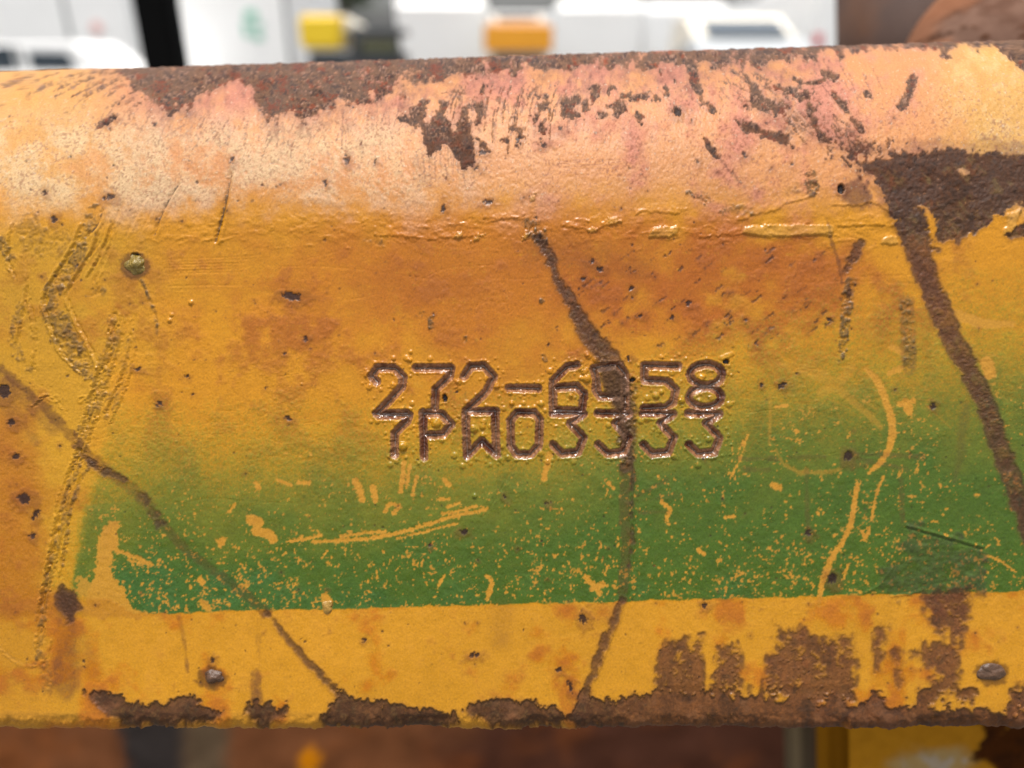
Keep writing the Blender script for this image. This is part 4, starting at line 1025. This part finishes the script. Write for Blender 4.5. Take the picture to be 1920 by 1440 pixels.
c = lerp(c, lin(90, 54, 36) * K, ss(n2 - .5 * n1, .45, .7) * .7); c = lerp(c, lin(250, 190, 130) * K, ss(1.1 - np.hypot((Uc - 1777) / 13, (Vc_ - 67) / 10), 0, .4))
k3 = (1 + .004 * n2 + .015 * ring_y)[:, None]; c = c * .9
Pp = P3 * k3
co3 = np.stack([(1965 - 960) * s_ + 285 * s_ * Pp[:, 0], yg + .045 + .045 * Pp[:, 1], (720 - 150) * s_ + 208 * s_ * Pp[:, 2]], -1).astype(np.float32)
me.vertices.foreach_set('co', co3.reshape(-1))
rgba = np.ones((len(Uc), 4), np.float32); rgba[:, :3] = c
a = me.attributes.new('pigment', 'FLOAT_COLOR', 'POINT'); a.data.foreach_set('color', rgba.reshape(-1))
for nm_, v_ in (('rough', .6), ('rust', .6)):
    a = me.attributes.new(nm_, 'FLOAT', 'POINT'); a.data.foreach_set('value', np.full(len(Uc), v_, np.float32))
for p in me.polygons: p.use_smooth = True
obj('casting_body', me, MB_, lug)

# ------------------------------------------------------------------ yard: ground, vehicles, trees
me = bpy.data.meshes.new('ground')
me.from_pydata([(-400, -200, 0), (400, -200, 0), (400, 900, 0), (-400, 900, 0)], [], [(0, 1, 2, 3)])
gr = obj('ground', me, plain('yard_gravel', (.15, .145, .135), .9, 0, .35, 1.2, .3)); gr['kind'] = 'structure'
W_ = plain('white_paint', (.9, .9, .89), .35, 0, .04, 2)
GL = plain('window_glass', (.045, .06, .075), .08, 0, .15, 3)
BK = plain('black_rubber', (.004, .004, .004), .85, 0, .2, 8, 0, .05)
GY = plain('grey_trim', (.22, .23, .23), .5, 0, .1, 5)
SV = plain('steel_rim', (.5, .5, .5), .35, .8, .1, 8)
RD = plain('red_lens', (.62, .02, .035), .2, 0, .1, 8)
HL = plain('clear_lens', (.75, .77, .78), .1, 0, .05, 8)
OR = plain('orange_paint', (.85, .36, .02), .4, 0, .06, 3)
YE = plain('loader_yellow', (.88, .60, .02), .4, 0, .06, 3)
CR = plain('cream_paint', (.86, .80, .68), .4, 0, .05, 3)
DK = plain('dark_frame', (.05, .055, .06), .5, 0, .2, 6)
GN = plain('green_print', (.30, .58, .46), .5, 0, .1, 6)
SG = plain('silver_paint', (.42, .44, .45), .3, .2, .06, 3)
def gx(u, d): return (u - 960) / FPX * d * math.cos(th)
def gz(v, d): return CAM.z + d * math.tan(math.atan((720 - v) / FPX) - th)
def part(name, mat, parent, fn, smooth=False):
    bm = bmesh.new(); fn(bm); return obj(name, mesh_from(bm, name, smooth), mat, parent)
def wheel(parent, x, y, r_=.36, wd=.24):
    w_ = part('wheel', BK, parent, lambda bm: cyl(bm, (0, 0, 0), r_, wd, 'Y', 32, .04)); w_.location = (x, y, r_)
    part('rim', SV, w_, lambda bm: cyl(bm, (0, 0, 0), r_ * .6, wd + .02, 'Y', 24, .015))
def copy_tree(o, parent=None):
    c = o.copy(); C.objects.link(c); c.parent = parent
    for ch in list(o.children): copy_tree(ch, c)
    return c
# panel van, nose along +x
def van(loc, rz, label, paint=W_, L=5.4, Wd=1.95, Ht=2.45, group=None, name='panel_van', tl=(.75, 1.0)):
    t = tag(empty(name, loc, rz), label, 'van', group)
    h = Wd / 2; a = L / 2
    part('body', paint, t, lambda bm: prism(bm, [(-a, .42), (-a, Ht - .12), (-a + .12, Ht), (a - 1.9, Ht), (a - 1.55, Ht - .08), (a - .85, 1.28), (a - .12, 1.05), (a, .75), (a - .02, .42)], -h, h, .07))
    part('windscreen', GL, t, lambda bm: prism(bm, [(a - 1.50, Ht - .22), (a - .86, 1.34), (a - .80, 1.34), (a - 1.44, Ht - .22)], -h + .14, h - .14))
    for s in (-1, 1):
        part('side_window', GL, t, lambda bm: prism(bm, [(a - 2.45, 1.32), (a - 1.05, 1.32), (a - 1.5, 1.95), (a - 2.45, 1.95)], s * h - .006, s * h + .006))
        part('rear_door', paint, t, lambda bm: box(bm, -a - .012, -a + .01, .01 if s > 0 else -h + .12, h - .12 if s > 0 else -.01, .6, Ht - .2, .006))
        part('tail_light', RD, t, lambda bm: box(bm, -a - .02, -a + .03, min(s * (h - .16), s * (h - .02)), max(s * (h - .16), s * (h - .02)), tl[0], tl[1], .01))
        part('headlight', HL, t, lambda bm: box(bm, a - .14, a - .02, min(s * (h - .45), s * (h - .08)), max(s * (h - .45), s * (h - .08)), .78, 1.0, .02))
        part('wing_mirror', BK, t, lambda bm: box(bm, a - 1.25, a - 1.12, min(s * (h + .02), s * (h + .24)), max(s * (h + .02), s * (h + .24)), 1.35, 1.65, .03))
    part('bumper', GY, t, lambda bm: box(bm, a - .1, a + .06, -h + .03, h - .03, .35, .62, .04))
    part('rear_bumper', GY, t, lambda bm: box(bm, -a - .07, -a + .05, -h + .03, h - .03, .35, .55, .03))
    for x in (-a + 1.05, a - 1.0):
        for s in (-1, 1): wheel(t, x, s * (h - .12))
    return t
def box_truck(loc, rz, label, Lb, Wd, z0, z1, logo=None):
    t = tag(empty('box_truck', loc, rz), label, 'truck'); h = Wd / 2
    part('cargo_box', W_, t, lambda bm: box(bm, -Lb / 2, Lb / 2, -h, h, z0, z1, .04))
    part('cab', W_, t, lambda bm: prism(bm, [(Lb / 2 + .1, .5), (Lb / 2 + .1, 2.3), (Lb / 2 + 1.0, 2.3), (Lb / 2 + 1.55, 1.45), (Lb / 2 + 1.9, 1.2), (Lb / 2 + 1.95, .5)], -h + .1, h - .1, .06))
    part('windscreen', GL, t, lambda bm: prism(bm, [(Lb / 2 + 1.08, 2.2), (Lb / 2 + 1.52, 1.52), (Lb / 2 + 1.58, 1.52), (Lb / 2 + 1.14, 2.2)], -h + .25, h - .25))
    part('chassis', DK, t, lambda bm: box(bm, -Lb / 2 + .1, Lb / 2 + 1.5, -.45, .45, .55, z0 - .005, .02))
    for s in (-1, 1):
        part('corner_post', GY, t, lambda bm: box(bm, -Lb / 2 - .012, -Lb / 2 + .05, min(s * (h - .06), s * (h + .012)), max(s * (h - .06), s * (h + .012)), z0, z1, .008))
        part('tail_light', RD, t, lambda bm: box(bm, -Lb / 2 - .02, -Lb / 2 + .02, min(s * (h - .35), s * (h - .15)), max(s * (h - .35), s * (h - .15)), z0 - .16, z0 - .02, .01))
        for x in (-Lb / 2 + .9, Lb / 2 + .95): wheel(t, x, s * (h - .2), .42, .28)
    if logo:
        for k, (y0_, y1_, a0, a1) in enumerate(logo):
            part('logo_mark', GN, t, lambda bm: box(bm, -Lb / 2 - .016, -Lb / 2 + .01, y0_, y1_, a0, a1, .002))
    return t
PI = math.pi
# trailer at far left, long side to the camera
d = 24
tr = tag(empty('box_trailer', (gx(-60, d), d + 1.25, 0)), 'tall white box trailer standing behind the white pickup at far left', 'trailer')
part('cargo_box', W_, tr, lambda bm: box(bm, -4.3, gx(252, d) - gx(-60, d), -1.25, 1.25, 1.0, 3.9, .04))
part('side_seam', GY, tr, lambda bm: box(bm, gx(140, d) - gx(-60, d) - .06, gx(140, d) - gx(-60, d) + .06, -1.262, -1.24, 1.75, 3.88, .004))
part('marker_lamp', plain('pink_lens', (.8, .5, .47), .3), tr, lambda bm: cyl(bm, (gx(192, d) - gx(-60, d), -1.27, gz(52, d)), .17, .04, 'Y', 24, .008))
part('chassis', DK, tr, lambda bm: box(bm, -4.2, 2.0, -.5, .5, .6, .995, .02))
for x in (-3.2, -2.2):
    for s in (-1, 1): wheel(tr, x, s * 1.0, .48, .3)
# pickup at far left
d = 15
pk = tag(empty('pickup_truck', (gx(90, d) - .3, d + .95, 0)), 'white pickup truck with dark side windows at far left', 'pickup')
part('body', W_, pk, lambda bm: prism(bm, [(-2.7, .45), (-2.7, .98), (-1.0, .98), (-.9, 1.02), (1.0, 1.02), (1.2, 1.0), (2.4, .92), (2.6, .7), (2.6, .45)], -.95, .95, .05))
part('cab', W_, pk, lambda bm: prism(bm, [(-1.15, .9), (-.95, 1.5), (.75, 1.52), (1.45, .96)], -.86, .86, .05))
part('side_window', GL, pk, lambda bm: prism(bm, [(-.1, 1.03), (.72, 1.03), (.62, 1.33), (-.1, 1.35)], -.885, -.84))
part('side_window', GL, pk, lambda bm: prism(bm, [(-.98, 1.0), (-.4, 1.0), (-.4, 1.45), (-.86, 1.45)], -.885, -.84))
part('door_pillar', GY, pk, lambda bm: box(bm, -.34, -.26, -.89, -.85, 1.0, 1.44, .004))
for x in (-1.75, 1.75):
    for s in (-1, 1): wheel(pk, x, s * .82, .38)
part('bumper', GY, pk, lambda bm: box(bm, 2.55, 2.7, -.9, .9, .42, .62, .03))
# near black post
pp = at(302, 60, 1.15)
po = tag(empty('black_post', (pp.x, pp.y, 0)), 'upright black post against the white trucks at left', 'post')
wp = .027
part('post_tube', BK, po, lambda bm: box(bm, -wp, wp, -wp, wp, .012, 2.2, .006))
part('base_plate', BK, po, lambda bm: box(bm, -.09, .09, -.09, .09, 0, .012, .003))
part('post_cap', BK, po, lambda bm: box(bm, -wp - .004, wp + .004, -wp - .004, wp + .004, 2.2, 2.215, .004))
# box truck right of the post, rear doors to the camera
d = 17
xc = gx(432, d)
logo = [(gx(468, d) - xc, gx(492, d) - xc, gz(36, d), gz(18, d)), (gx(462, d) - xc, gx(474, d) - xc, gz(70, d), gz(40, d)), (gx(480, d) - xc, gx(498, d) - xc, gz(76, d), gz(60, d)), (gx(478, d) - xc, gx(500, d) - xc, gz(52, d), gz(42, d))]
box_truck((xc, d + 2.5, 0), PI / 2, 'white box truck with a faint green mark, right of the black post', 5, 2.55, .8, 3.3, [(-b, -a, c, e) for a, b, c, e in logo])
# yellow loader
d = 13
lx = gx(650, d)
ld = tag(empty('wheel_loader', (lx, d + .9, 0)), 'yellow wheel loader with dark engine bay beside the box truck', 'loader')
part('engine_hood', YE, ld, lambda bm: box(bm, gx(552, d) - lx, gx(632, d) - lx, -.5, .6, gz(92, d), gz(24, d), .06))
part('axle_frame', DK, ld, lambda bm: box(bm, gx(565, d) - lx, gx(745, d) - lx, -.45, .6, .45, gz(96, d), .03))
part('canopy', DK, ld, lambda bm: box(bm, gx(650, d) - lx, gx(748, d) - lx, -.6, .6, gz(64, d), gz(50, d), .02))
for u in (655, 742):
    part('canopy_leg', DK, ld, lambda bm: box(bm, gx(u, d) - lx - .03, gx(u, d) - lx + .03, -.55, -.49, gz(98, d), gz(63, d), .006))
part('seat_panel', plain('olive_panel', (.20, .20, .10), .6), ld, lambda bm: box(bm, gx(668, d) - lx, gx(734, d) - lx, -.40, .3, gz(110, d), gz(74, d), .03))
part('boom_arm', CR, ld, lambda bm: prism(bm, [(gx(628, d) - lx, gz(60, d)), (gx(628, d) - lx, gz(22, d)), (gx(668, d) - lx, gz(44, d)), (gx(668, d) - lx, gz(58, d))], -.2, .2, .02))
for x in (-.75, .75):
    for s in (-1, 1): wheel(ld, x, s * .62, .5, .34)
# white vans in the row
grp = 'white vans parked across the yard'
v0 = van((gx(828, 18), 18 + 2.7, 0), PI / 2, 'white van left of the orange tipper truck', group=grp)
for u, d, rz, lab in ((1122, 19, PI / 2, 'white van just right of the orange tipper truck'), (1280, 20, PI / 2, 'white van between the other van and the silver car'), (1486, 19, PI / 2, 'white van between the silver car and the van with the red tail light')):
    c = copy_tree(v0); c.location = (gx(u, d), d + 2.7, 0); c.rotation_euler = (0, 0, rz); c['label'] = lab
van((gx(1632, 14), 14 + 2.7, 0), PI / 2, 'white van with a red tail light, partly behind the rusty boss', tl=(1.44, 1.62), group=grp, Wd=2.05)
# long white trailer behind the middle vehicles
d = 30
lt = tag(empty('long_trailer', (gx(930, d), d + 1.3, 0)), 'long white trailer stretching behind the orange tipper truck', 'trailer')
part('cargo_box', W_, lt, lambda bm: box(bm, gx(752, d) - gx(930, d), gx(1062, d) - gx(930, d), -1.25, 1.25, 1.0, gz(22, d), .04))
part('chassis', DK, lt, lambda bm: box(bm, -2.6, 2.4, -.5, .5, .6, .995, .02))
for x in (-1.9, 1.6):
    for s in (-1, 1): wheel(lt, x, s * 1.0, .48, .3)
# orange tipper, tailgate to the camera
d = 14
ox = gx(972, d)
ot = tag(empty('tipper_truck', (ox, d + 2.2, 0)), 'orange tipper truck with a cream headboard in the middle of the yard', 'truck')
hw_ = (gx(1036, d) - gx(908, d)) / 2
part('tailgate', OR, ot, lambda bm: box(bm, -hw_, hw_, -2.2, -2.1, gz(96, d), gz(46, d), .02))
for s in (-1, 1): part('bed_side', OR, ot, lambda bm: box(bm, min(s * hw_, s * (hw_ - .06)), max(s * hw_, s * (hw_ - .06)), -2.098, .4, gz(96, d), gz(48, d), .015))
part('bed_floor', OR, ot, lambda bm: box(bm, -hw_ + .062, hw_ - .062, -2.098, .4, gz(96, d), gz(96, d) + .05))
part('cab', CR, ot, lambda bm: box(bm, -hw_, hw_, .5, 1.9, .7, gz(14, d), .08))
part('rear_window', GL, ot, lambda bm: box(bm, -hw_ + .18, hw_ - .18, .488, .51, 1.95, 2.02, .002))
part('chassis', DK, ot, lambda bm: box(bm, -.42, .42, -2.15, 1.8, .55, gz(98, d), .02))
part('tail_bar', DK, ot, lambda bm: box(bm, -hw_ + .15, hw_ - .1, -2.25, -2.16, .95, gz(99, d), .02))
for y in (-1.4, 1.2):
    for s in (-1, 1):
        w_ = part('wheel', BK, ot, lambda bm: cyl(bm, (0, 0, 0), .38, .26, 'X', 32, .04)); w_.location = (s * (hw_ - .16), y, .38)
        part('rim', SV, w_, lambda bm: cyl(bm, (0, 0, 0), .22, .28, 'X', 24, .015))
# silver car facing the camera
d = 13
cx_ = gx(1386, d)
ca = tag(empty('silver_car', (cx_, d + .35, 0), -PI / 2), 'silver car with a dark windscreen facing the camera', 'car')
zt, zm, zh = gz(26, d), gz(36, d), gz(68, d)
part('body', SG, ca, lambda bm: prism(bm, [(-2.1, .4), (-2.1, 1.1), (.7, zh - .02), (1.9, 1.18), (2.1, .9), (2.1, .4)], -.9, .9, .06))
part('roof', CR, ca, lambda bm: prism(bm, [(-1.7, 1.1), (-1.3, zt), (-.06, zt), (.0, zm), (.70, zh), (.6, 1.1)], -.78, .78, .05))
part('windscreen', GL, ca, lambda bm: prism(bm, [(.02, zm), (.72, zh), (.80, zh), (.10, zm)], -.62, .62))
for s in (-1, 1):
    part('headlight', HL, ca, lambda bm: box(bm, 1.95, 2.12, min(s * .5, s * .82), max(s * .5, s * .82), .8, .98, .02))
    for x in (-1.35, 1.35): wheel(ca, x, s * .78, .33, .22)
part('bumper', GY, ca, lambda bm: box(bm, 2.0, 2.16, -.86, .86, .36, .6, .04))
# trees beyond the vehicles
LF = plain('leaf_green', (.055, .085, .035), .7, 0, .4, 3); TK = plain('bark', (.10, .075, .05), .9, 0, .3, 8)
def tree(u, d, hgt, cr, label, seed):
    t = tag(empty('broadleaf_tree', (gx(u, d), d, 0)), label, 'tree', 'trees beyond the yard')
    rr = np.random.default_rng(seed)
    def trunk(bm):
        q_ = bmesh.ops.create_cone(bm, cap_ends=True, segments=14, radius1=.28, radius2=.12, depth=hgt * .7)
        for v in q_['verts']: v.co.z += hgt * .35
        for k in range(5):
            a = rr.uniform(0, 6.28); q_ = bmesh.ops.create_cone(bm, cap_ends=True, segments=8, radius1=.10, radius2=.03, depth=cr * 1.1)
            M_ = Matrix.Translation((0, 0, hgt * (.45 + .05 * k))) @ Matrix.Rotation(a, 4, 'Z') @ Matrix.Rotation(.9, 4, 'Y') @ Matrix.Translation((0, 0, cr * .55))
            for v in q_['verts']: v.co = M_ @ v.co
    part('trunk', TK, t, trunk)
    n = 5200
    cen = rr.normal(0, 1, (26, 3)); cen /= np.linalg.norm(cen, axis=1)[:, None]; cen *= rr.uniform(.35, .85, (26, 1)) * cr; cen[:, 2] = cen[:, 2] * .8 + hgt * .72
    p = cen[rr.integers(0, 26, n)] + rr.normal(0, cr * .2, (n, 3))
    a = rr.normal(0, 1, (n, 3)); a /= np.linalg.norm(a, axis=1)[:, None]; b = np.cross(a, rr.normal(0, 1, (n, 3))); b /= np.linalg.norm(b, axis=1)[:, None]
    s_1 = rr.uniform(.08, .17, (n, 1))
    vs = np.stack([p - a * s_1, p + b * s_1 * .6, p + a * s_1, p - b * s_1 * .6], 1).reshape(-1, 3)
    me = bpy.data.meshes.new('crown'); me.from_pydata(vs.tolist(), [], np.arange(n * 4).reshape(-1, 4).tolist())
    o = obj('crown', me, LF, t); o['kind'] = 'stuff'
tree(655, 40, 7.0, 2.2, 'dark green tree above the yellow wheel loader', 1)
tree(1105, 42, 7.2, 2.4, 'dark green tree above the middle white van', 2)
